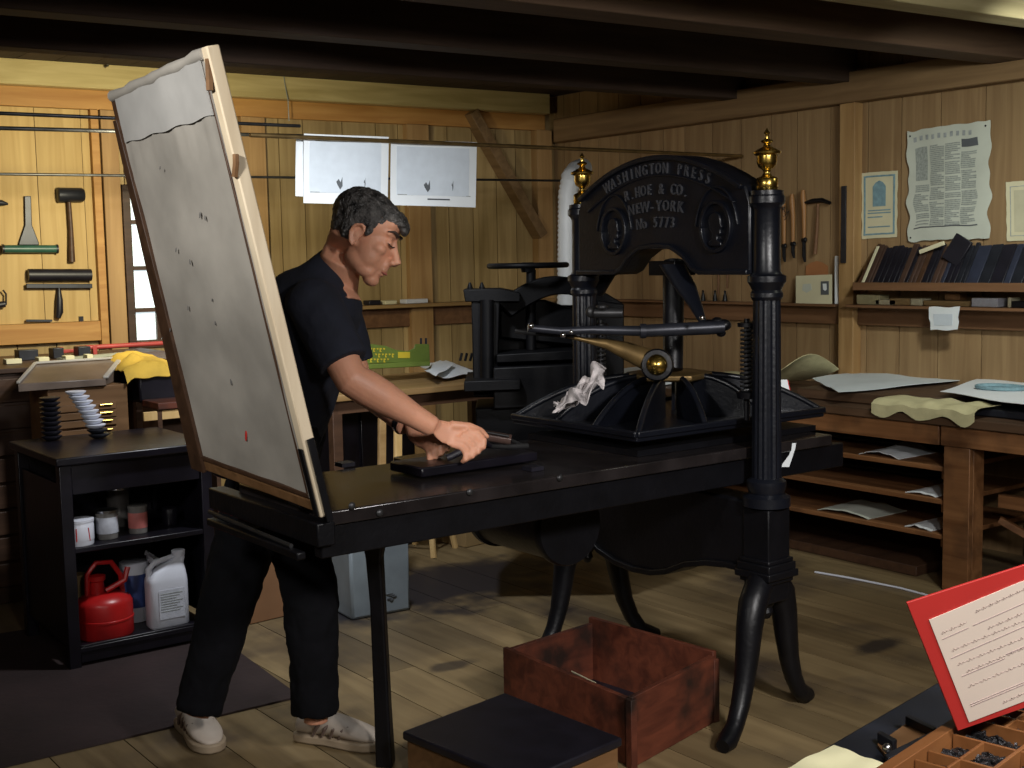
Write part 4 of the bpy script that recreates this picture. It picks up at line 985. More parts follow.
for px, w_ in () and ((478, .05), (610, .05)):
    q = s2(px, 400); MB().tube([V((q.x, q.y, q.z)), V((q.x, q.y, .35)), V((q.x+.0, q.y, .0))], [.05, .035, .05], n=10).build('leg', 'irondark', p2)
MB().prism([(497, 306), (610, 306), (610, 395), (497, 395)], fn2, .10, .13).build('back_plate', 'irondark', p2, bevel=.003)
MB().prism([(476, 404), (606, 399), (600, 520), (482, 520)], fn2, -.16, .2).build('dark_fill_base', 'irondark', p2, bevel=.006)  # dark block added to black out the space under this press
for k in range(4): MB().tube([s2(460+5*k, 361), s2(462+5*k, 353)], .006, n=8).build('grip_pin', 'irondark', p2)

# ---- white ribbed duct in the corner
t = thing('ribbed_duct', 'white ribbed flexible duct bending out of the wall in the corner', 'duct', at(568, 400, D=6.6))
DD = 6.4; path = [at(567, 400, D=DD), at(567, 300, D=DD), at(567.5, 240, D=DD), at(568, 195, D=DD), at(571, 178, D=DD), at(576, 171, D=DD+.1), at(583, 168, D=DD+.35)]
pts = []; 
for a, b in zip(path[:-1], path[1:]):
    n_ = max(3, int((b-a).length/.012))
    for i in range(n_): pts.append(a.lerp(b, i/n_))
MB().tube(pts, [.047+.006*(1 if i % 2 else 0) for i in range(len(pts))], n=18, cap=True).build('duct_hose', 'pipe', t, sharp=80)
o_ = MB().tube([at(553.5, 300, D=DD+.1), at(553.5, 180, D=DD+.1)], .012, n=10).build('conduit', 'redwood'); 
bpy.data.objects.remove(o_)

# ------------------------------------------------------------------ right wall: bench
XB = 4.765
bench = thing('work_bench', 'long wooden bench with three plank shelves along the right wall', 'bench', (5.15, 3.4, 0))
MB().bx((XB-.02, 1.6, .735), (XR-.002, 5.9, .775)).build('bench_top', 'benchtop', bench, bevel=.005)
MB().bx((XB, 1.6, .645), (XB+.03, 3.235, .734)).build('apron', 'benchwood', bench, bevel=.003)
MB().bx((XB, 3.245, .645), (XB+.03, 5.9, .734)).build('apron', 'benchwood', bench, bevel=.003)
yL = at(943, 500, X=XB).y; yR = at(967, 500, X=XB).y
MB().bx((XB+.031, yR-.01, .002), (XB+.11, yL, .734)).bx((XB+.0, yR-.01, .002), (XB+.030, yL, .644)).build('leg', 'benchwood', bench, bevel=.003)
for y in (5.75, 1.7): MB().bx((XB+.031, y, .002), (XB+.11, y+.09, .734)).build('leg', 'benchwood', bench, bevel=.003)
for y in (5.75, 3.15, 1.7): MB().bx((XR-.10, y, .002), (XR-.02, y+.09, .734)).build('leg', 'benchwood', bench, bevel=.003)
for k, py in enumerate((466, 499, 534)):
    z = at(940, py, X=XB+.02).z; MB().bx((XB+.012, yL+.001, z-.022), (XR-.12, 5.74, z)).build('shelf', 'benchwood', bench, bevel=.003)
    MB().bx((XB+.03, yL+.001, z-.06), (XB+.06, yL+.03, z-.023)).build('shelf_cleat', 'benchwood', bench, bevel=.002)
zsh = [at(940, py, X=XB+.02).z for py in (466, 499, 534)]
MB().bx((XB+.3, 1.9, .34), (XB+.34, 3.14, .40)).build('stretcher', 'benchwood', bench, bevel=.003)
MB().beam((XB+.25, 3.1, .30), (XB+.5, 2.6, .0), .04, .03).build('brace', 'benchwood', bench, bevel=.003)
# stack of dark boards on the bench back
o_ = MB().bx((XB+.12, 3.35, .777), (XR-.05, 4.15, .825)).build('board_pile', 'benchtop', bevel=.006); centre(o_); tag(o_, 'dark flat board pile on the bench top under the printed sheets', 'boards')
o_ = MB().bx((XB+.10, 1.9, .777), (XR-.05, 3.20, .81)).build('board_pile', 'slate', bevel=.006); centre(o_); tag(o_, 'dark slate-coloured board on the bench at the right edge of the photo', 'boards')
flat_sheet('printed_sheet', 'large pale printed sheet spread over the middle of the bench', 'printed sheet', [(815, 378), (890, 372), (1000, 384), (838, 402)][:0] or [(812, 380), (905, 367), (1030, 375), (838, 394)], .832, 'paperblue', wav=.012, seed=3, nu=24)
mp = flat_sheet('printed_sheet', 'white sheet printed with a round ring, on the bench at the right edge', 'printed sheet', [(940, 393), (1000, 373), (1120, 376), (1060, 412)], .845, 'paper', wav=.008, seed=8)
c = at(1001, 388, Z=.86); MB().tube([c+V((.085*math.cos(2*PI*i/30), .115*math.sin(2*PI*i/30), .004)) for i in range(31)], .009, n=6).build('printed_ring', 'printblue', mp, )
for o in mp.children:
    for v in o.data.vertices: v.co.z = (v.co.z-.5)*0+v.co.z
flat_sheet('parchment_sheet', 'cream parchment with a wavy hanging edge on the bench front', 'parchment', [(880, 402), (888, 388), (984, 392), (972, 406)], .80, 'cloth', thk=.003, wav=.02, seed=6, nu=24)
g = []
for i in range(24):
    r_ = []
    for j in range(12):
        px = 877+(980-877)*i/23; t_ = j/11
        y_ = 388+ (4*i/23) + t_*(22+5*math.sin(i*.8)-i*.35); q = at(px, y_, X=XB+.04-.07*min(1, t_*2)) if 0 else None
        zt_ = .828-.012*noise.noise(V((i*.3, 1, 2))); yy = at(px, 400, X=XB).y
        xx = XB+.16-.20*min(1, t_*1.4); zz = zt_ if t_ < .6 else zt_-(t_-.6)*(.16+.05*math.sin(i*.7))
        r_.append(V((xx, yy, zz)))
    g.append(r_)
bpy.data.objects.remove([o for o in bpy.data.objects if o.name.startswith('parchment_sheet')][0])
o_ = MB().sheet(g, .003).build('parchment_sheet', 'cloth'); centre(o_); tag(o_, 'cream parchment with a wavy edge hanging over the bench front', 'parchment')
# parchment roll and papers at the left of the bench
g = []
for i in range(26):
    r_ = []
    for j in range(14):
        u, v = i/25, j/13; y_ = 5.15-.85*u; x_ = XB+.22+.42*v
        h_ = .80+.03*(.5+noise.noise(V((u*4, v*3, 5))))+(.17*max(0, u-.72)/.28*math.sin(PI*(.25+.6*v)))
        r_.append(V((x_, y_, h_)))
    g.append(r_)
o_ = MB().sheet(g, .004).build('parchment_roll', 'cloth'); centre(o_); o_.location.z = .7765; tag(o_, 'rumpled cream parchment curling up at its end beside the wall post', 'parchment')
o_ = MB().sheet([[V((XB+.05+.5*j/7, 5.75-.7*i/9, .86+.006*noise.noise(V((i*.4, j*.4, 1))))) for j in range(8)] for i in range(10)], .03).build('paper_stack', 'paperblue'); centre(o_); o_.location.z = .777; tag(o_, 'stack of pale papers on the bench behind the press column', 'paper stack')
# papers on the bench shelves
def shelfpaper(px, z, yw, xw, lab, k, mt='paper', hgt=.02):
    y = at(px, 450, X=XB+.1).y
    o = MB().sheet([[V((XB+.03+xw*j/6, y+yw/2-yw*i/10, z+.003+hgt*max(0, math.sin(PI*i/10+.4*j/6))*(.5+.5*noise.noise(V((i*.4, j*.3, k)))))) for j in range(7)] for i in range(11)], .003).build('paper', mt); centre(o); o.location.z = z+.001; tag(o, lab, 'paper'); return o
shelfpaper(888, zsh[0], .22, .3, 'white folded paper standing up on the top bench shelf', 1, 'paper', .05)
shelfpaper(930, zsh[1], .16, .35, 'white papers on the middle bench shelf beside the bench leg', 2)
shelfpaper(852, zsh[2], .30, .30, 'rumpled off-white papers on the lowest bench shelf', 3, 'paperaged', .04)
shelfpaper(928, zsh[2], .14, .30, 'white paper on the lowest bench shelf beside the bench leg', 4)
for z, (ya, yb), lab in ((zsh[0], (3.5, 5.4), 'black flat folder lying on the top bench shelf'), (zsh[1], (3.55, 5.3), 'long black folder with a shiny edge on the middle bench shelf')):
    o_ = MB().bx((XB+.36 if z == zsh[0] else XB+.40, ya, z+.001), (XR-.14, yb, z+.02)).build('folder', 'rubber', bevel=.004); centre(o_); tag(o_, lab, 'folder')
# low dark thing on the floor under the bench and the white cord
o_ = MB().bx((XB+.10, 3.42, .002), (XR-.2, 5.2, .05)).build('flat_crate', 'darkwood', bevel=.004); centre(o_); tag(o_, 'low dark flat board lying on the floor under the bench', 'board')
o_ = MB().tube([at(815, 572, Z=.006), at(850, 578, Z=.006), at(900, 588, Z=.006), at(930, 596, Z=.006)], .005, n=8).build('loose_string', 'white'); centre(o_); tag(o_, 'thin white cord lying on the floor in front of the bench', 'string')

# rail ledges and sloped rack of boards
def wallZ(y_, px=940, off=.10): return at(px, y_, X=XR-off).z
zr0, zr1 = wallZ(328, off=.03), wallZ(309, off=.03)
lr = thing('wall_ledge', 'dark wooden ledge along the right wall under the sloping boards', 'ledge', (XR-.06, 2.8, zr0))
MB().bx((XR-.035, 1.2, zr0), (XR-.001, ym-.046, zr1)).build('rail', 'railwood', lr, bevel=.003)
MB().bx((XR-.14, 1.2, zr1+.001), (XR-.001, ym-.046, zr1+.018)).build('ledge_board', 'railwood', lr, bevel=.003)
lr2 = thing('wall_ledge', 'narrow dark wooden ledge behind the press column holding the portrait card', 'ledge', (XR-.06, 5.6, zr0))
MB().bx((XR-.035, ym+.057, zr0), (XR-.001, CY-.12, zr1)).build('rail', 'railwood', lr2, bevel=.003)
MB().bx((XR-.10, ym+.057, zr1+.001), (XR-.001, CY-.12, zr1+.016)).build('ledge_board', 'railwood', lr2, bevel=.003)
zb_ = at(940, 287, X=XR-.2).z
sr = thing('sloping_shelf', 'dark sloping wall shelf holding a row of leaning boards', 'shelf', (XR-.15, 2.8, zb_))
MB().bx((XR-.22, 1.2, zb_-.02), (XR-.001, ym-.16, zb_)).build('shelf_board', 'railwood', sr, bevel=.003)
MB().bx((XR-.225, 1.2, zb_-.02), (XR-.205, ym-.16, zb_+.022)).build('front_lip', 'railwood', sr, bevel=.002)
y0_ = ym-.16; topx, topz = XR-.03, at(905, 243, X=XR-.05).z
MB().prism([(XR-.20, zb_+.001), (XR-.012, zb_+.001), (XR-.012, topz)], lambda u, v, w: V((u, w, v)), y0_-.02, y0_).build('side_panel', 'darkwood', sr)
# leaning printed boards / books: thin slabs standing side by side on the shelf, leaning back on the wall
y = y0_-.03; k = 0
cols = ['darkwood', 'brownwood', 'slate', 'darkwood', 'redwood', 'cartblack', 'slate', 'slate']
M['darkbrowncover'] = plain('dark_brown_cover', (.06, .032, .022), .55, 0, .3, 20)
bluecover = plain('blue_black_cover', (.022, .026, .045), .5, 0, .3, 20)
first = True
while y > 1.9:
    w_ = random.choice((.022, .03, .018, .035)) if y > 3.55 else random.choice((.05, .07, .035, .06))
    if first: mt = 'papercream'; w_ = .02; first = False
    elif y > 3.7: mt = random.choice(('darkbrowncover', 'rubber', 'darkwood', 'darkbrowncover', 'rubber'))
    else: mt = random.choice((bluecover, bluecover, 'rubber', 'slate'))
    if mt is bluecover or mt in ('slate', 'rubber'): pass
    h_ = random.uniform(.235, .262)
    a = V((XR-.195, y-w_/2, zb_+.004)); b = V((XR-.195+h_*.60, y-w_/2-.0+0.05*h_, zb_+.004+h_*.80))
    bb_ = MB().beam(a, b, w_-.003, .018, up=(-.8, 0, .6)).build('thin_book', mt, bevel=.002); centre(bb_)
    if mt == 'papercream': tag(bb_, 'thin pale cream volume at the left end of the leaning row on the wall shelf', 'book')
    elif y > 3.7: tag(bb_, 'thin brownish volume leaning in the left half of the wall shelf row', 'book', 'brown volumes leaning on the wall shelf')
    else: tag(bb_, 'dark blue-black volume leaning in the right part of the wall shelf row', 'book', 'blue-black volumes leaning on the wall shelf')
    if not (mt == 'papercream' or y > 3.7): pass
    y -= w_+.001; k += 1
q = at(958, 246, X=XR-.10); o_ = MB().beam(at(950, 262, X=XR-.12), at(965, 238, X=XR-.10), .10, .02, up=(-1, 0, 0)).build('black_box', 'rubber', bevel=.003); centre(o_); tag(o_, 'black upright case sticking up above the leaning volumes under the large broadside', 'case')
o_ = MB().beam(at(920, 252, X=XR-.11), at(944, 243, X=XR-.11), .02, .012, up=(-1, 0, 0)).build('wood_stick', 'papercream'); centre(o_); tag(o_, 'pale thin stick lying across the tops of the leaning volumes', 'stick')
# small boxes on the ledge
zl_ = zr1+.019
for px0, px1, h_, mt, lab, nm_ in ((857, 880, 13, 'cloth', 'pale yellowish small box at the left end of the right wall ledge', 'small_box'), (876, 896, 7, 'papercream', 'low cream packet beside the yellowish box on the ledge', 'small_box'),
        (890, 910, 9, 'cardboard', 'low brown packet between the cream packet and the hanging paper on the ledge', 'small_box'), (911, 922, 9, 'papercream', 'tiny cream box left of the hanging paper on the ledge', 'small_box'),
        (924, 969, 7, 'cardboard', 'long flat brown strip on the ledge above the hanging paper', 'wood_strip'), (972, 998, 11, 'label', 'greyish flat box on the ledge near the right edge', 'small_box'),
        (1008, 1011, 12, 'papercream', 'tiny upright pale figure on the ledge near the right edge', 'small_bottle'), (1012, 1030, 8, 'slate', 'dark packet on the ledge at the right edge of the photo', 'small_box')):
    a, b = at(px0, 303, X=XR-.12), at(px1, 303, X=XR-.12); hh = h_*5.0/1250
    o_ = MB().bx((XR-.125, b.y, zl_+.001), (XR-.04, a.y, zl_+hh)).build(nm_, mt, bevel=.003); centre(o_); tag(o_, lab, 'box')
a, b = at(944, 300, X=XR-.12), at(959, 300, X=XR-.12); o_ = MB().bx((XR-.115, b.y, zl_+.031), (XR-.05, a.y, zl_+.062)).build('small_box', 'brownwood', bevel=.002); centre(o_); tag(o_, 'small brown wooden block stacked on the long flat strip', 'block')
# paper hanging over the ledge
P_ = lambda u, v: at(929+31*u-4*v*u+(1.5 if v > .5 else 0), 307+23*v, X=XR-.145+.02*v)
o_ = MB().sheet([[P_(i/8, j/6)+V((0, 0, .003*math.sin(i))) for j in range(7)] for i in range(9)], .002).build('hanging_note', 'paper'); centre(o_); tag(o_, 'small white printed paper hanging over the right wall ledge', 'note')
nb = MB().prism([(.15, .3), (.8, .3), (.8, .8), (.15, .8)], lambda u, v, w: P_(u, v)-V((w, 0, 0)), .002, .003).build('print_tone', 'printpale', o_)

# posters
def poster(name, label, cat, corners, mat, off=.006, wav=0.0, nu=30, nv=36):
    """corners px: tl, tr, br, bl"""
    t = thing(name, label, cat, onR(sum(c[0] for c in corners)/4, max(c[1] for c in corners), off))
    c4 = [onR(x, y, off) for x, y in corners]
    def P(u, v, w=0):
        q = (c4[0]*(1-u)+c4[1]*u)*(1-v)+(c4[3]*(1-u)+c4[2]*u)*v
        edge = 0
        if wav:
            q += V((0, wav*noise.noise(V((3, v*7, 1)))*(1 if u < .5 else -1)*abs(u-.5)*2, wav*noise.noise(V((u*6, 9, 2)))*abs(v-.5)*2))
            q += V((-wav*.5*(.5+noise.noise(V((u*3, v*3, 7)))), 0, 0))
        return q-V((w, 0, 0))
    MB().sheet([[P(i/(nu-1), j/(nv-1)) for j in range(nv)] for i in range(nu)], .0012).build('sheet', mat, t)
    return t, P
def quad(P, u0, v0, u1, v1, w=.0025, n=8):
    mb = MB(); return mb.sheet([[P(u0+(u1-u0)*i/n, v0+(v1-v0)*j/2, w) for j in range(3)] for i in range(n+1)], .0005)
t, P = poster('broadside', 'large aged printed broadside with columns of small type pinned on the right wall', 'poster', [(908, 131), (991, 120), (990, 238), (909, 241)], 'paperaged', .012, .02)
tone = plain('column_print_tone', (.33, .36, .33), .8, 0, .25, 90)
for k, u0 in enumerate((.09, .285, .475, .665)):
    y = .155 if k not in (0, 3) else (.50 if k == 0 else .24)
    while y < .865:
        quad(P, u0, y, u0+.178*(1 if random.random() > .25 else random.uniform(.4, .9)), y+.0115, n=3).build('text_line', tone, t); y += .0165+(.012 if random.random() < .1 else 0)
qd = quad(P, .10, .16, .25, .46).build('engraving', tone, t)
quad(P, .67, .13, .86, .20, .003).build('heading', 'print', t)
quad(P, .08, .875, .86, .885, .003).build('rule', 'print', t)
for k in range(10): quad(P, .08+.075*k, .055+.004*(k % 2), .08+.075*k+.035, .10, .003, 2).build('title_letter', 'printgrey', t)
for u, v in ((.04, .04), (.95, .04), (.04, .96)): MB().ell(P(u, v, .004), (.003, .005, .005), n=8, k=6).build('pin', 'slate', t)
t, P = poster('small_poster', 'small cream poster with a blue ornamental border and arch picture', 'poster', [(862, 173), (898, 170.5), (897, 237), (862, 239)], 'papercream', .006, .004)
for a in ((.06, .05, .94, .075), (.06, .925, .94, .95), (.06, .05, .11, .95), (.89, .05, .94, .95)): quad(P, *a).build('border_strip', 'printblue', t)
MB().prism([(.32, .52), (.32, .22), (.40, .16), (.5, .13), (.6, .16), (.68, .22), (.68, .52)], lambda u, v, w: P(u, v, w), .002, .003).build('arch_picture', 'printblue', t)
for v in (.57, .61, .67, .82): quad(P, .18, v, .82 if v != .67 else .6, v+.018, .0025, 4).build('text_line', 'printblue', t)
t, P = poster('small_poster', 'yellowish framed notice cut by the right edge of the photo', 'poster', [(1006, 182), (1048, 179), (1047, 240), (1007, 241)], 'papercream', .006, .003)
for a in ((.10, .08, .9, .09), (.10, .08, .12, .92), (.10, .91, .9, .92)): quad(P, *a).build('border_line', 'printgrey', t)
quad(P, .2, .15, .8, .85).build('print_tone', plain('yellow_grey_print', (.55, .52, .36), .8), t)
# card with portrait on the ledge, leaning
zk = zr1+.017
t = thing('portrait_card', 'white card with a small dark portrait leaning on the ledge behind the press column', 'card', at(814, 304, X=XR-.07))
def PK(u, v, w=0):
    q = at(796+36*u, 276-1.5*u+28.5*v+u*v*1.0, X=XR-.075+.05*(1-v)); return q-V((w, 0, 0))
MB().sheet([[PK(i/6, j/6) for j in range(7)] for i in range(7)], .003).build('card', 'papercream', t)
MB().prism([(.70, .22), (.92, .22), (.92, .68), (.70, .68)], lambda u, v, w: PK(u, v, w), .002, .004).build('portrait_print', 'print', t)
MB().prism([(.76, .30), (.86, .30), (.87, .5), (.83, .55), (.77, .5)], lambda u, v, w: PK(u, v, w), .0045, .006).build('portrait_face', 'paper', t)
MB().prism([(.2, .3), (.42, .28), (.45, .5), (.3, .6), (.18, .5)], lambda u, v, w: PK(u, v, w), .002, .003).build('faint_print', 'paperaged', t)
o_ = MB().sheet([[at(835+3.5*u, 256+48*v, X=XR-.06+.03*(1-v)) for v in (0, .5, 1)] for u in (0, 1)], .004).build('white_card_edge', 'paper'); centre(o_); tag(o_, 'narrow white card leaning edgewise next to the wall post', 'card')
o_ = MB().lathe([(.07, 0), (.075, .01), (.07, .08), (.03, .11)], at(818, 303, X=XR-.035)*1.0, (0, 0, 1), n=20)
bpy.data.meshes
o_ = MB().sheet([[at(806+22*u, 266+14*v-5*math.sin(PI*u)*(1-v), X=XR-.006) for v in (0, .5, 1)] for u in (0, .25, .5, .75, 1)], .003).build('orange_print', plain('orange_print', (.38, .16, .06), .7)); centre(o_); tag(o_, 'faded orange picture on the wall just above the portrait card', 'picture')
# hanging hand tools
def wr(px, py, o=.03): return onR(px, py, o)
for (px, y0, y1, hd, lab) in ((783, 196, 262, 'plier', 'left wooden-handled awl hanging on the right wall beside the press top'), (792, 194, 258, 'plier', 'second wooden-handled tool from the press, hanging on the right wall'), (803, 190, 262, 'plier', 'long wooden-handled tool hanging left of the hammer')):
    t = thing('hand_tool', lab, 'tool', wr(px, y1))
    MB().tube([wr(px, y0), wr(px, y0+8), wr(px+1, y0+22), wr(px+1, y0+48)], [.010, .016, .013, .010], n=10).build('handle', wood('tool_handle', (.22, .10, .03), (.34, .17, .06), 'Z', .45), t)
    MB().tube([wr(px+1, y0+48), wr(px+1, y1-6), wr(px+2, y1)], [.010, .011, .006], n=8).ell(wr(px+1, y0+50), (.012, .020, .018), n=10, k=8).build('blade', 'iron', t)
t = thing('hammer', 'small hammer with a slim brown handle hanging on the right wall', 'hammer', wr(816, 254))
MB().tube([wr(804, 203), wr(812, 201), wr(822, 200), wr(830, 203)], [.006, .013, .013, .010], n=10).build('head', 'iron', t)
MB().tube([wr(818, 204), wr(817, 230), wr(815, 254)], [.007, .009, .012], n=10).build('handle', 'railwood', t)
pts = [wr(782+3*math.cos(i*.8)+i*.25, 205+4*math.sin(i*1.1)+i*.6, .05) for i in range(20)]
o_ = MB().tube(pts, .002, n=5).build('twisted_wire', 'ironworn'); centre(o_); tag(o_, 'loop of thin twisted wire hanging with the tools by the press column', 'wire')
for px, h_ in ((786, 266), (792, 268)):
    pass
o_ = MB().bx(onR(840.5, 263, .085)+V((0, 0, 0)), V((XR-.078, onR(846, 186, .085).y, onR(843, 186, .085).z))).build('steel_rule', 'slate', bevel=.001); centre(o_); tag(o_, 'long steel rule hanging upright on the right wall post', 'ruler')
# small dark things on the far ledge, seen under the arch
for px in (703, 715, 725): 
    q = onR(px, 298, .06); o_ = MB().lathe([(.014, 0), (.016, .002), (.012, .03), (.006, .05), (.008, .06), (.003, .065)], (q.x, q.y, zk), n=12).build('small_bottle', 'iron'); centre(o_); tag(o_, 'small dark bottle on the narrow ledge seen below the press arch', 'bottle', 'dark bottles on the narrow ledge')
for px, y0 in ((718, 268), (727, 262)):
    t = tag(centre(MB().tube([wr(px, y0), wr(px+.5, y0+12), wr(px, y0+26)], [.004, .007, .005], n=8).build('hanging_tool', 'railwood')), 'thin tool hanging on the right wall seen below the press arch', 'tool', 'thin tools under the arch')

# white card leaning behind the press, on the platen's far side, and white clips
t = thing('printed_card', 'white card with a black mark standing behind the near press column', 'card', at(780, 420, D=4.55))
PW = lambda u, v, w=0: at(718+70*u+9*v*u, 375+5*u+ (40-8*(1-u))*v, D=4.36-.05*v)-FW*w
MB().sheet([[PW(i/8, j/6) for j in range(7)] for i in range(9)], .002).build('sheet', 'paper', t)
MB().prism([(.84, .62), (.93, .64), (.93, .80), (.84, .78)], lambda u, v, w: PW(u, v, w), .002, .004).build('printed_mark', 'print', t)
MB().prism([(.99, 0), (1.0, 0), (1.0, 1), (.99, 1)], lambda u, v, w: PW(u, v, w), .002, .004).build('red_edge', 'redpaint', t)
o_ = MB().sheet([[at(725+66*u, 434+1*u+7*v, D=4.22-.1*v+.1*u) + V((0, 0, 0)) for v in (0, 1)] for u in (0, .5, 1)], .003).build('paper', 'paperaged'); centre(o_); tag(o_, 'narrow strip of pale paper lying just below the platen behind the column', 'paper')
MB_ = MB().sheet([[at(x, y, D=4.12) for x, y in r_] for r_ in (((778, 444), (780, 447)), ((796, 443), (791, 449)), ((795, 449), (789, 455)), ((789, 467), (780, 467)))], .004)
o_ = MB_.build('paper_strip', 'paper'); centre(o_); tag(o_, 'curled white paper strip hanging right of the near press column', 'paper')

# ------------------------------------------------------------------ foreground: type case, tray, red card, papers
ZF = .93
F = lambda x, y, z=ZF: at(x, y, Z=z)
d1 = (F(1024, 655)-F(845, 768)).normalized()
tbl = thing('imposing_stand', 'black-topped stand in the lower right corner carrying the type case', 'table', F(960, 740, .86)); 
a, b = F(832, 743, .86), F(1030, 628, .86); ex = (b-a).normalized(); ey = V((ex.y, -ex.x, 0))
if ey.y > 0: ey = -ey
A0 = a-ex*.03
RT_ = Matrix((ex, -ey, V((0, 0, 1)))).transposed()
MB().prism([(0, 0), (.75, 0), (.75, .50), (0, .50)], lambda u, v, w: A0+ex*u+ey*v+V((0, 0, w)), -.03, 0).build('stand_top', plain('blue_black_top', (.015, .018, .028), .45, 0, .3, 12), tbl, bevel=.004)
for u, v in ((.03, .04), (.7, .04), (.03, .44), (.7, .44)):
    q = A0+ex*u+ey*v; MB().bx((q.x-.02, q.y-.02, .002), (q.x+.02, q.y+.02, .829)).build('leg', 'darkwood', tbl)
# composing stick / metal tray
cs = thing('composing_stick', 'dark metal composing stick lying on the black stand beside the type case', 'composing stick', F(900, 745, .87))
def fp(px, py, z): return at(px, py, Z=z)
def slab(mb, pts, z0, z1): 
    q = [fp(x, y, z0) for x, y in pts]; n_ = len(q); mb.add(q+[p+V((0, 0, z1-z0)) for p in q], [tuple(range(n_)), tuple(range(2*n_-1, n_-1, -1))]+[(i, (i+1) % n_, (i+1) % n_+n_, i+n_) for i in range(n_)]); return mb
ZT = .862
slab(MB(), [(877, 747), (908, 725), (938, 738), (892, 765)], ZT, ZT+.004).build('plate', 'brownwood', cs)
slab(MB(), [(885, 762), (938, 736), (940, 740), (888, 767)], ZT+.005, ZT+.016).build('side_wall', 'slate', cs, bevel=.001)
slab(MB(), [(905, 724), (909, 722), (936, 735), (933, 738)], ZT+.005, ZT+.016).build('end_wall', 'slate', cs, bevel=.001)
slab(MB(), [(877, 742), (881, 740), (897, 749), (893, 752)], ZT+.005, ZT+.018).build('knee', 'slate', cs, bevel=.001)
MB().ell(fp(887, 748, ZT+.022), (.006, .006, .006), n=12, k=8).build('screw', 'steel', cs)
# type case: wooden tray with compartments
e1 = F(890, 768, .90); e2 = F(1024, 682, .90)
ca = F(862, 768, .895); cbp = F(1040, 655, .895); cx_ = (cbp-ca).normalized(); cyv = V((cx_.y, -cx_.x, 0))
O_ = ca-cx_*.06+cyv*.016
tc = thing('type_case', 'brown wooden type case divided into small compartments full of metal type', 'type case', O_+cx_*.2)
q3 = lambda u, v, w: O_+cx_*u+cyv*v+V((0, 0, w))
MB().prism([(0, 0), (.70, 0), (.70, .42), (0, .42)], q3, -.032, -.027).build('case_bottom', 'darkwood', tc)
def wall_(u0, v0, u1, v1, th, z1=0.0, nm='divider'):
    p, r_ = q3(u0, v0, 0), q3(u1, v1, 0); h = z1+.027
    return MB().beam(p+V((0, 0, -.027+h/2)), r_+V((0, 0, -.027+h/2)), th, h).build(nm, 'casewood', tc, bevel=.001)
wall_(0, .008, .70, .008, .016, .004, 'case_side'); wall_(.008, .017, .008, .42, .016, .004, 'case_side'); wall_(.692, .017, .692, .42, .016, .004, 'case_side')
wall_(.017, .10, .683, .10, .005); wall_(.017, .056, .233, .056, .004, -.002); wall_(.30, .056, .51, .056, .004, -.002); wall_(.017, .20, .683, .20, .005)
us = [.06, .095, .13, .165, .235, .30, .335, .37, .44, .51, .55, .60, .64]
for k, u in enumerate(us):
    wall_(u, .017, u, .098, .004, -.002)
    if k % 2 == 0: wall_(u, .102, u, .198, .004, -.002)
us2 = [.017]+us+[.683]
tp_ = 0
for k in range(len(us2)-1):
    u0, u1 = us2[k]+.003, us2[k+1]-.003
    mb = MB()
    for i in range(int((u1-u0)*2200)):
        u, v = random.uniform(u0+.005, u1-.005), random.uniform(.024, .092)
        a = random.uniform(0, PI); d = cx_*math.cos(a)+cyv*math.sin(a)
        mb.beam(q3(u, v, -.024+random.uniform(0, .012))-d*.009, q3(u, v, -.024+random.uniform(0, .012))+d*.009, .0035, .0035)
    if mb.v:
        o_ = mb.build('metal_type', 'typemetal', None, smooth=False); o_['kind'] = 'stuff'; o_['label'] = 'small grey metal type sorts lying in a compartment of the type case'; o_['group'] = 'type in the case'; o_['category'] = 'type'
mb = MB()
for k in range(700):
    u, v = random.uniform(.02, .66), random.uniform(.11, .19); a = random.uniform(0, PI); d = cx_*math.cos(a)+cyv*math.sin(a)
    mb.beam(q3(u, v, -.022)-d*.009, q3(u, v, -.018)+d*.009, .004, .004)
o_ = mb.build('metal_type', 'typemetal', None, smooth=False); o_['kind'] = 'stuff'; o_['label'] = 'grey metal type sorts in the second row of compartments'; o_['category'] = 'type'
# red card with its written sheet
DS = 1.5
cA, cB, cC = at(907, 603, D=1.47), at(1022, 566, D=1.50), at(958, 731, D=1.36)
cC = at(958, 731, Z=.90); vd = cC-cA; hd = cB-cA
rc = thing('red_card', 'red card holding a cream handwritten sheet, propped upright on the type case', 'card', cC)
q4 = lambda u, v, w=0: cA+hd*u+vd*v+nc*w
nc = hd.cross(vd).normalized()
if nc.dot(FW) > 0: nc = -nc
MB().prism([(0, 0), (1, 0), (1.12, .0), (1.12, 1), (0, 1)], q4, -.003, 0).build('backing_card', 'red', rc, bevel=.0006)
sheetm = plain('pinkish_cream_sheet', (.80, .68, .58), .75, 0, .03, 8)
tl, br = (.13, .13), (1.07, 1.0)
sh = MB().prism([(.115, .155), (.93, .10), (1.1, .10), (1.1, .93), (.115, .96)], q4, .0004, .0012).build('written_sheet', sheetm, rc)
inkm = plain('brown_ink', (.44, .34, .33), .8)
def stroke(u0, v0, u1, v1, th=.004):
    MB().prism([(u0, v0), (u1, v1), (u1, v1+th), (u0, v0+th)], q4, .0013, .0018).build('ink_rule', inkm, sh)
for a in ((.16, .31, .40, .29), (.44, .285, 1.06, .235), (.17, .46, .55, .43), (.56, .43, 1.06, .39), (.2, .61, .6, .585), (.62, .56, 1.06, .53), (.18, .83, 1.06, .78), (.18, .845, 1.06, .795)): stroke(*a)
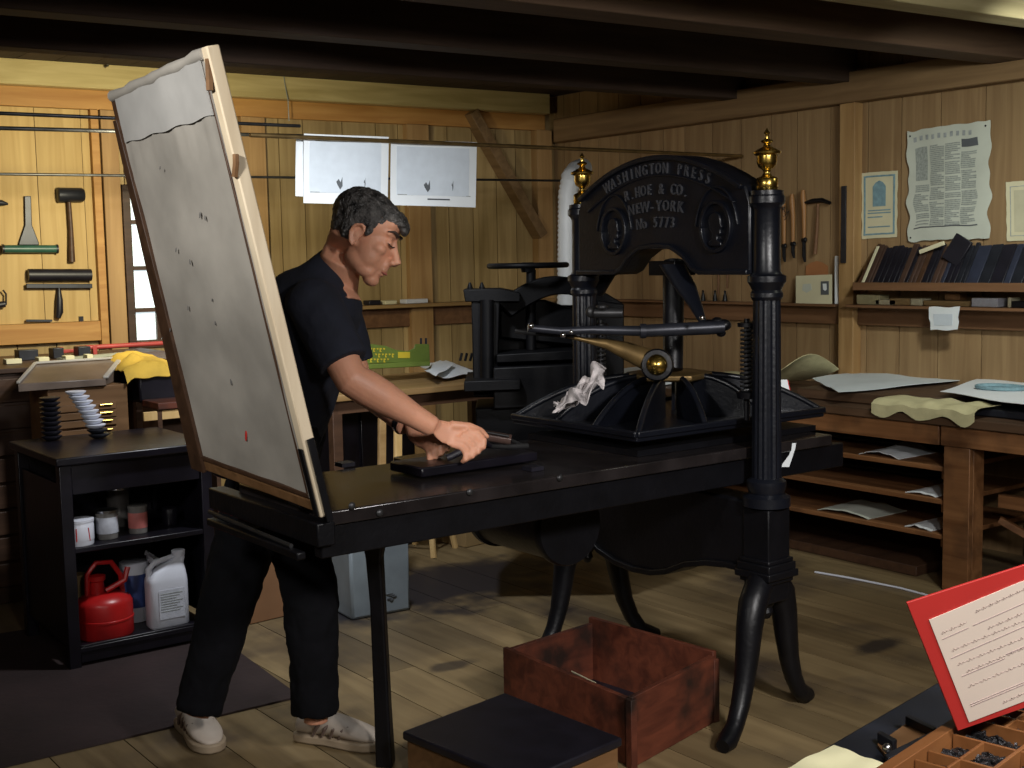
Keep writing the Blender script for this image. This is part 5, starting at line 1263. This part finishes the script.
for (u0, u1, v0, dv, n_) in ((.17, .40, .27, -.02, 9), (.50, .95, .20, -.045, 22), (.55, 1.0, .34, -.035, 16), (.2, 1.0, .41, -.05, 26), (.2, .95, .52, -.04, 24), (.25, .95, .59, -.04, 22), (.22, 1.0, .70, -.045, 20), (.45, 1.0, .90, -.04, 24)):
    pts = []
    for i in range(n_*3):
        t_ = i/(n_*3-1); pts.append(q4(u0+(u1-u0)*t_, v0+dv*t_+.012*math.sin(i*2.1)*(.6+.4*math.sin(i*.7)), .0016))
    MB().tube(pts, .00028, n=4).build('handwriting', inkm, sh)
# pale paper lower left of the case
pp = MB().sheet([[F(790+40*u+ 58*v, 770-22*u+(0)*v+18*u*v-0*v, .868)+V((0, 0, .003*math.sin(4*u+3*v))) for v in (0, .25, .5, .75, 1)] for u in (0, .33, .66, 1)], .0012)
o_ = flat_sheet('paper', 'pale yellowish paper at the lower edge of the photo left of the composing stick', 'paper', [(780, 775), (834, 749), (892, 770), (850, 800)], .872, plain('bright_cream_paper', (.85, .82, .52), .75, 0, .04, 8), wav=.004, seed=2)

# ------------------------------------------------------------------ the man
HC = at(368, 229, D=3.60)
a30 = math.radians(29)
HF = (RT*math.cos(a30)-UP*math.sin(a30)-FW*.10).normalized(); HU = (UP*math.cos(a30)+RT*math.sin(a30)); HU = (HU-HF*HU.dot(HF)).normalized(); HS = HF.cross(HU)
if HS.dot(FW) > 0: HS = -HS
HR = Matrix((HF, HU, HS)).transposed()
h = lambda f, u, s=0.0: HC+HF*f+HU*u+HS*s
floor_c = at(270, 745, Z=0)
man = thing('person', 'man in a navy t-shirt and black trousers leaning over the press bed', 'person', (floor_c.x, floor_c.y, 0))
body = MB()
E_ = lambda mb, f, u, s, a, b, c, n=24, k=16: mb.ell(h(f, u, s), (a, b, c), HR, n, k)
E_(body, -.012, .018, 0, .095, .085, .073)
E_(body, .038, -.040, 0, .056, .078, .058)
E_(body, .030, -.088, 0, .056, .040, .052)
E_(body, .078, -.122, 0, .025, .021, .026)
E_(body, .052, -.105, .022, .035, .024, .022); E_(body, .052, -.105, -.022, .035, .024, .022)
E_(body, .072, .014, 0, .018, .014, .052)
E_(body, .062, .040, 0, .026, .030, .050)
body.tube([h(.082, .008), h(.100, -.018), h(.118, -.040), h(.128, -.050)], [.009, .010, .012, .012], n=12)
for q in (-1, 1):
    E_(body, .114, -.053, .011*q, .011, .009, .009)
    E_(body, .062, -.036, .040*q, .026, .020, .018)
    E_(body, .080, -.008, .029*q, .013, .010, .015)
    # ear
    E_(body, -.004, -.033, .074*q, .016, .028, .007)
    body.tube([h(.012, -.030, .074*q), h(.014, -.012, .080*q), h(.002, .000, .085*q), h(-.016, -.010, .087*q), h(-.020, -.032, .085*q), h(-.010, -.056, .080*q), h(.003, -.064, .076*q)], [.004, .0045, .005, .005, .0045, .005, .006], n=8)
for q in (-1, 1): E_(body, .046, -.062, .034*q, .038, .040, .024)
E_(body, .060, -.060, 0, .036, .050, .040)
E_(body, .046, -.070, 0, .052, .056, .050)
E_(body, .096, -.062, 0, .016, .018, .016)
E_(body, .098, -.070, 0, .012, .012, .020)
E_(body, .100, -.083, 0, .011, .006, .021); E_(body, .098, -.096, 0, .010, .007, .019); E_(body, .086, -.108, 0, .012, .010, .02)
NB = at(337, 280, D=3.68)
body.loft([(h(-.040, -.01), HF*.060, HS*.056), (h(-.032, -.060), HF*.064, HS*.058), ((h(-.035, -.09)+NB)/2, RT*.058-UP*.03, FW*.060), (NB, RT*.060-UP*.04, FW*.072), (NB-V((0, 0, .06)), RT*.07, FW*.12)], n=24)
T_ = [at(330, 290, D=3.70), at(318, 312, D=3.72), at(306, 360, D=3.77), at(292, 415, D=3.82), at(277, 470, D=3.87), at(272, 505, D=3.88)]
body.loft([(T_[0], RT*.07, FW*.13), (T_[1], RT*.10, FW*.17), (T_[2], RT*.105, FW*.15), (T_[3], RT*.10, FW*.135), (T_[4], RT*.11, FW*.155), (T_[5], RT*.08, FW*.12)], n=24)
RS, RE, RW = at(314, 303, D=3.53), at(351, 379, D=3.47), at(433, 427, D=3.56)
LS, LE, LW = at(333, 303, D=3.90), at(357, 380, D=3.92), at(406, 427, D=3.76)
body.tube([RS, RS.lerp(RE, .5), RE.lerp(RS, .12), RE, RE.lerp(RW, .18), RE.lerp(RW, .38), RE.lerp(RW, .75), RW], [.060, .052, .049, .049, .051, .049, .035, .030], n=20)
body.tube([LS, LS.lerp(LE, .5), LE.lerp(LS, .12), LE, LE.lerp(LW, .18), LE.lerp(LW, .38), LE.lerp(LW, .75), LW], [.060, .052, .048, .047, .049, .046, .034, .029], n=20)
RH, RK, RA = at(288, 482, D=3.79), at(311, 600, D=3.74), at(316, 722, D=3.76)
LH, LK, LA = at(262, 482, D=3.93), at(228, 600, D=3.83), at(197, 716, D=3.78)
for H_, K_, A2 in ((RH, RK, RA), (LH, LK, LA)):
    body.tube([H_, H_.lerp(K_, .5), K_, K_.lerp(A2, .3), A2], [.085, .07, .052, .050, .036], n=18)
# right hand closed over the brayer handle; left hand behind it
ha = (RT*.88-UP*(-.42)-FW*(-.15)).normalized()      # along the handle, little finger to index
def hand(W_, K0, sc=1.0, toward=-1, handle_r=.013):
    """W_ wrist, K0 centre of the knuckle row; fingers curl to the camera side and under"""
    up = (UP*1.0-RT*.1).normalized(); out = FW*toward
    pal = (K0-W_).normalized()
    side = (ha-pal*ha.dot(pal)*.35).normalized()
    body.loft([(W_, up*.026, side.cross(up).normalized()*.030 if 0 else FW*.024), (W_.lerp(K0, .35), up*.026, (side*.6+FW*.5).normalized()*.034),
               (W_.lerp(K0, .75), up*.019, (side*.9+FW*.3).normalized()*.040), (K0, up*.014, (side*.95+FW*.2).normalized()*.040)], n=20)
    for i in range(4):
        k = i-1.5; b = K0+side*(.0205*k)*sc+up*(.003-.002*abs(k-.3)); ln = (.84, .96, 1.0, .92)[i]
        p1 = b+pal*.010+out*.006+up*.004
        p2 = p1+(pal*.020+out*.016-up*.014)*ln
        p3 = p2+(pal*-.004+out*.004-up*.024)*ln
        p4 = p3+(-out*.014-up*.010-pal*.012)*ln
        body.tube([b-pal*.022, p1, p1.lerp(p2, .5)+up*.002, p2, p3, p4], [.0100, .0108, .0098, .0102, .0092, .0078], n=10)
        body.ell(p1+up*.001, (.0112, .0112, .0112), n=10, k=8); body.ell(p4, (.0078, .0078, .0078), n=8, k=6)
    tb_ = W_.lerp(K0, .30)+side*.026-out*.010
    t2 = W_.lerp(K0, .72)+side*.046-out*.010; t3 = t2+pal*.026+side*.010-up*.010; t4 = t3+pal*.018-up*.008-side*.002
    body.tube([tb_, t2, t3, t4], [.015, .0125, .0108, .0085], n=10); body.ell(t4, (.0085, .0085, .0085), n=8, k=6)
RKn = at(466, 440, D=3.58); LKn = at(432, 441, D=3.70)
hand(RW, RKn); hand(LW, LKn)
bo_ = body.build('body', 'skin', man, remesh=.0042, smo=3)
# face details
MB().tube([h(.098, -.010, .014), h(.0965, -.014, .024), h(.091, -.014, .036), h(.083, -.011, .044)], [.0012, .0022, .0022, .0012], n=8).build('eyelash', 'brow', bo_)
MB().tube([h(.098, -.010, -.014), h(.0965, -.014, -.024), h(.091, -.014, -.036), h(.083, -.011, -.044)], [.0012, .0022, .0022, .0012], n=8).build('eyelash', 'brow', bo_)
for q in (1, -1): MB().tube([h(.094, .018, .014*q), h(.093, .024, .027*q), h(.083, .026, .042*q), h(.068, .018, .052*q)], [.003, .0045, .004, .002], n=8).build('eyebrow', 'brow', bo_)
MB().tube([h(.1005, -.0895, -.019), h(.109, -.090, -.010), h(.1115, -.0895, 0), h(.109, -.090, .010), h(.1005, -.0895, .019)], [.0012, .0032, .0036, .0032, .0012], n=8).build('lips', 'lip', bo_)
hr = MB()
E_(hr, -.024, .028, 0, .100, .082, .0795); E_(hr, -.054, -.006, 0, .054, .068, .066); E_(hr, .050, .060, 0, .048, .028, .055); E_(hr, .082, .055, 0, .024, .016, .040); E_(hr, .100, .043, .0, .010, .012, .030)
E_(hr, .0, .058, 0, .075, .045, .06)
for q in (-1, 1): E_(hr, .022, -.002, .066*q, .010, .024, .008); E_(hr, -.035, -.02, .060*q, .026, .040, .016)
hr.build('hair', 'hair', man, remesh=.004, smo=2, disp=(.009, .012))
# t-shirt
sh_ = MB()
sh_.ell(at(303, 296, D=3.70), (.105, .15, .085), Matrix((RT, FW, UP)).transposed())
CT = at(339, 269, D=3.68); CA_ = (RT*.040-UP*.062)
sh_.loft([(CT, CA_, FW*.070), (at(331, 279, D=3.69), RT*.070-UP*.050, FW*.115), (at(322, 290, D=3.70), RT*.112-UP*.030, FW*.175), (at(317, 304, D=3.72), RT*.132, FW*.20), (T_[1]-V((0, 0, .02)), RT*.128, FW*.205), (T_[2], RT*.125, FW*.185), (T_[3], RT*.118, FW*.165), (T_[4]+V((0, 0, .02)), RT*.122, FW*.17)], n=32)
for S0, E0, q in ((RS, RE, -1), (LS, LE, 1)):
    d = (E0-S0).normalized(); hem = S0.lerp(E0, .80)
    sh_.tube([S0+V((0, 0, .0))-d*.02, S0.lerp(E0, .25), S0.lerp(E0, .5), hem], [.074, .078, .076, .074], n=20)
    sh_.ell(S0, (.080, .080, .070))
sho = sh_.build('t_shirt', 'shirt', man, remesh=.0065, smo=4, disp=(.012, .09))
pts = [CT+CA_*(1.0*math.cos(2*PI*i/24))+FW*(.070*math.sin(2*PI*i/24)) for i in range(25)]
MB().tube(pts, .0055, n=8).build('collar', 'shirt', sho)
# trousers
tr_ = MB()
tr_.loft([(T_[3]-V((0, 0, .03)), RT*.108, FW*.155), (T_[4], RT*.122, FW*.175), (T_[5], RT*.115, FW*.165), (T_[5]-V((0, 0, .06)), RT*.08, FW*.12)], n=28)
tr_.tube([RH, RH.lerp(RK, .4), RH.lerp(RK, .8), RK, RK.lerp(RA, .4), RK.lerp(RA, .8), RK.lerp(RA, .90), RK.lerp(RA, .93)], [.108, .100, .086, .083, .076, .070, .072, .068], n=22)
tr_.tube([LH, LH.lerp(LK, .4), LH.lerp(LK, .8), LK, LK.lerp(LA, .4), LK.lerp(LA, .8), LK.lerp(LA, .93), LK.lerp(LA, .97)], [.108, .100, .090, .086, .078, .070, .068, .064], n=22)
tro = tr_.build('trousers', 'pants', man, remesh=.008, smo=4, disp=(.022, .07))
# shoes
def shoe(heel, toe):
    heel, toe = V((heel.x, heel.y, 0)), V((toe.x, toe.y, 0)); d = (toe-heel).normalized(); sd = V((-d.y, d.x, 0)); L_ = .295; o = heel
    Z_ = V((0, 0, 1)); s = MB(); n = 24
    prof = [(.0, .034, .075, .022), (.02, .038, .092, .022), (.07, .041, .108, .022), (.11, .039, .100, .022), (.15, .048, .092, .022), (.20, .053, .076, .022), (.245, .050, .062, .022), (.28, .034, .048, .022), (.297, .015, .038, .022)]
    secs = []
    for t, w_, zt_, zb_2 in prof:
        secs.append((o+d*t+Z_*((zt_+zb_2)/2), sd*w_, Z_*((zt_-zb_2)/2)))
    s.loft(secs, n=n); up_ = s.build('shoe', 'shoe', man, sub=1)
    so = MB(); pr = [(-.006, .028), (.01, .040), (.06, .044), (.11, .041), (.16, .049), (.21, .056), (.255, .053), (.29, .037), (.305, .014)]
    poly = [(t, w_) for t, w_ in pr]+[(t, -w_) for t, w_ in reversed(pr)]
    so.prism(poly, lambda u, v, w: o+d*u+sd*v+Z_*w, .001, .030); so.build('sole', 'sole', up_, bevel=.006)
    for q in (-1, 1):
        for k in range(4):
            t = .075+.030*k
            p = [o+d*(t)+sd*(q*.043)+Z_*.032, o+d*(t+.014)+sd*(q*.044)+Z_*.060, o+d*(t+.030)+sd*(q*.030)+Z_*(.080-.004*k)]
            MB().tube(p, [.004, .0065, .005], n=6).build('stripe', 'shoeband', up_)
    for k in range(4):
        t = .115+.022*k; z_ = .098-.010*k; MB().tube([o+d*t+sd*.02+Z_*(z_-.006), o+d*t+Z_*z_, o+d*t-sd*.02+Z_*(z_-.006)], .003, n=6).build('lace', 'white', up_)
shoe(at(299, 738, Z=.0), at(374, 748, Z=0))
shoe(at(185, 724, Z=.0), at(218, 757, Z=0))
# watch on the left wrist
wd = (LW-LE).normalized(); wc_ = LE.lerp(LW, .93)
MB().lathe([(.030, -.010), (.0335, -.009), (.0335, .009), (.030, .010)], wc_, wd, n=24).build('watch_strap', 'chrome', man)
# brayer in his hands
b0 = RKn-UP*.026-FW*.004
bd = (RT*.97+UP*.0-FW*-.2).normalized()
br_ = thing('hand_brayer', 'black ink brayer gripped in the man\'s hands above the bed', 'ink roller', at(480, 450, D=3.7))
MB().tube([b0-ha*.060, b0+ha*.010, b0+ha*.055, at(490, 446, D=3.62)], [.010, .012, .011, .007], n=12).build('handle', 'rubber', br_)
MB().tube([at(486, 446, D=3.62), at(505, 447, D=3.68), at(527, 446, D=3.74)], [.007, .007, .009], n=10).build('frame_rod', 'ironworn', br_)
MB().tube([at(457, 431, D=3.80), at(511, 440, D=3.80)], .017, n=20).build('roller', plain('glossy_roller', (.10, .06, .05), .12, .2, .2, 8, coat=1), br_)
MB().tube([at(458, 427.5, D=3.78), at(509, 436.5, D=3.78)], .005, n=8).build('roller_highlight', 'chrome', br_)  # bright chrome rod added as the highlight line along the roller
MB().tube([at(511, 440, D=3.80), at(520, 444, D=3.76), at(526, 446, D=3.74)], .005, n=8).build('frame_arm', 'ironworn', br_)
#LIGHTS
def area(name, loc, tgt, size, power, colr, spread=180):
    l = bpy.data.lights.new(name, 'AREA'); l.energy = power; l.color = colr; l.size = size; l.shape = 'DISK'; l.spread = math.radians(spread)
    o = bpy.data.objects.new(name, l); col.objects.link(o); o.location = loc
    o.rotation_euler = (V(tgt)-V(loc)).to_track_quat('-Z', 'Y').to_euler(); return o
def point(name, loc, power, colr, r=.06):
    l = bpy.data.lights.new(name, 'POINT'); l.energy = power; l.color = colr; l.shadow_soft_size = r
    o = bpy.data.objects.new(name, l); col.objects.link(o); o.location = loc; return o
q = at(190, 165, Y=5.3)
area('lamp_behind_tympan', (q.x, q.y, q.z), (2.3, 7.0, 1.75), .22, 31, (1.0, .90, .58), 150)
area('fill_tympan', (-.5, 1.7, 2.30), (1.36, 3.05, 1.78), .3, 9.5, (1.0, .98, .94), 62)  # unseen fill light added to brighten the tympan face
area('fill_red_card', (.55, -.15, 2.05), (1.35, .9, 1.0), .25, 10, (1.0, .95, .90), 100)  # added light with no fixture, lifts the red card
area('lamp_behind_camera', (1.8, -.2, 2.25), (3.0, 3.0, .2), .35, 26, (1.0, .97, .95), 90)
area('fill_hung_sheets', (2.3, 3.9, 2.30), (2.45, 4.8, 1.1), .2, 25, (.94, .97, 1.0), 122)  # extra source put in so the hung sheets look bright
area('fill_right_wall', (4.2, 2.3, 2.30), (5.6, 3.7, 1.1), .2, 10, (.96, 1.0, .92), 95)  # invented source that brightens the posters on the right wall
point('bulb_near_joist', (3.7, 1.9, 2.26), 4.0, (.98, 1.0, .80), .05)
w = bpy.data.worlds.new('world'); scene.world = w; w.use_nodes = True
w.node_tree.nodes['Background'].inputs['Color'].default_value = (.5, .6, 1, 1); w.node_tree.nodes['Background'].inputs['Strength'].default_value = .02
scene.view_settings.view_transform = 'Standard'; scene.view_settings.look = 'None'; scene.view_settings.gamma = 1; scene.view_settings.use_curve_mapping = False
scene.view_settings.exposure = -0.35
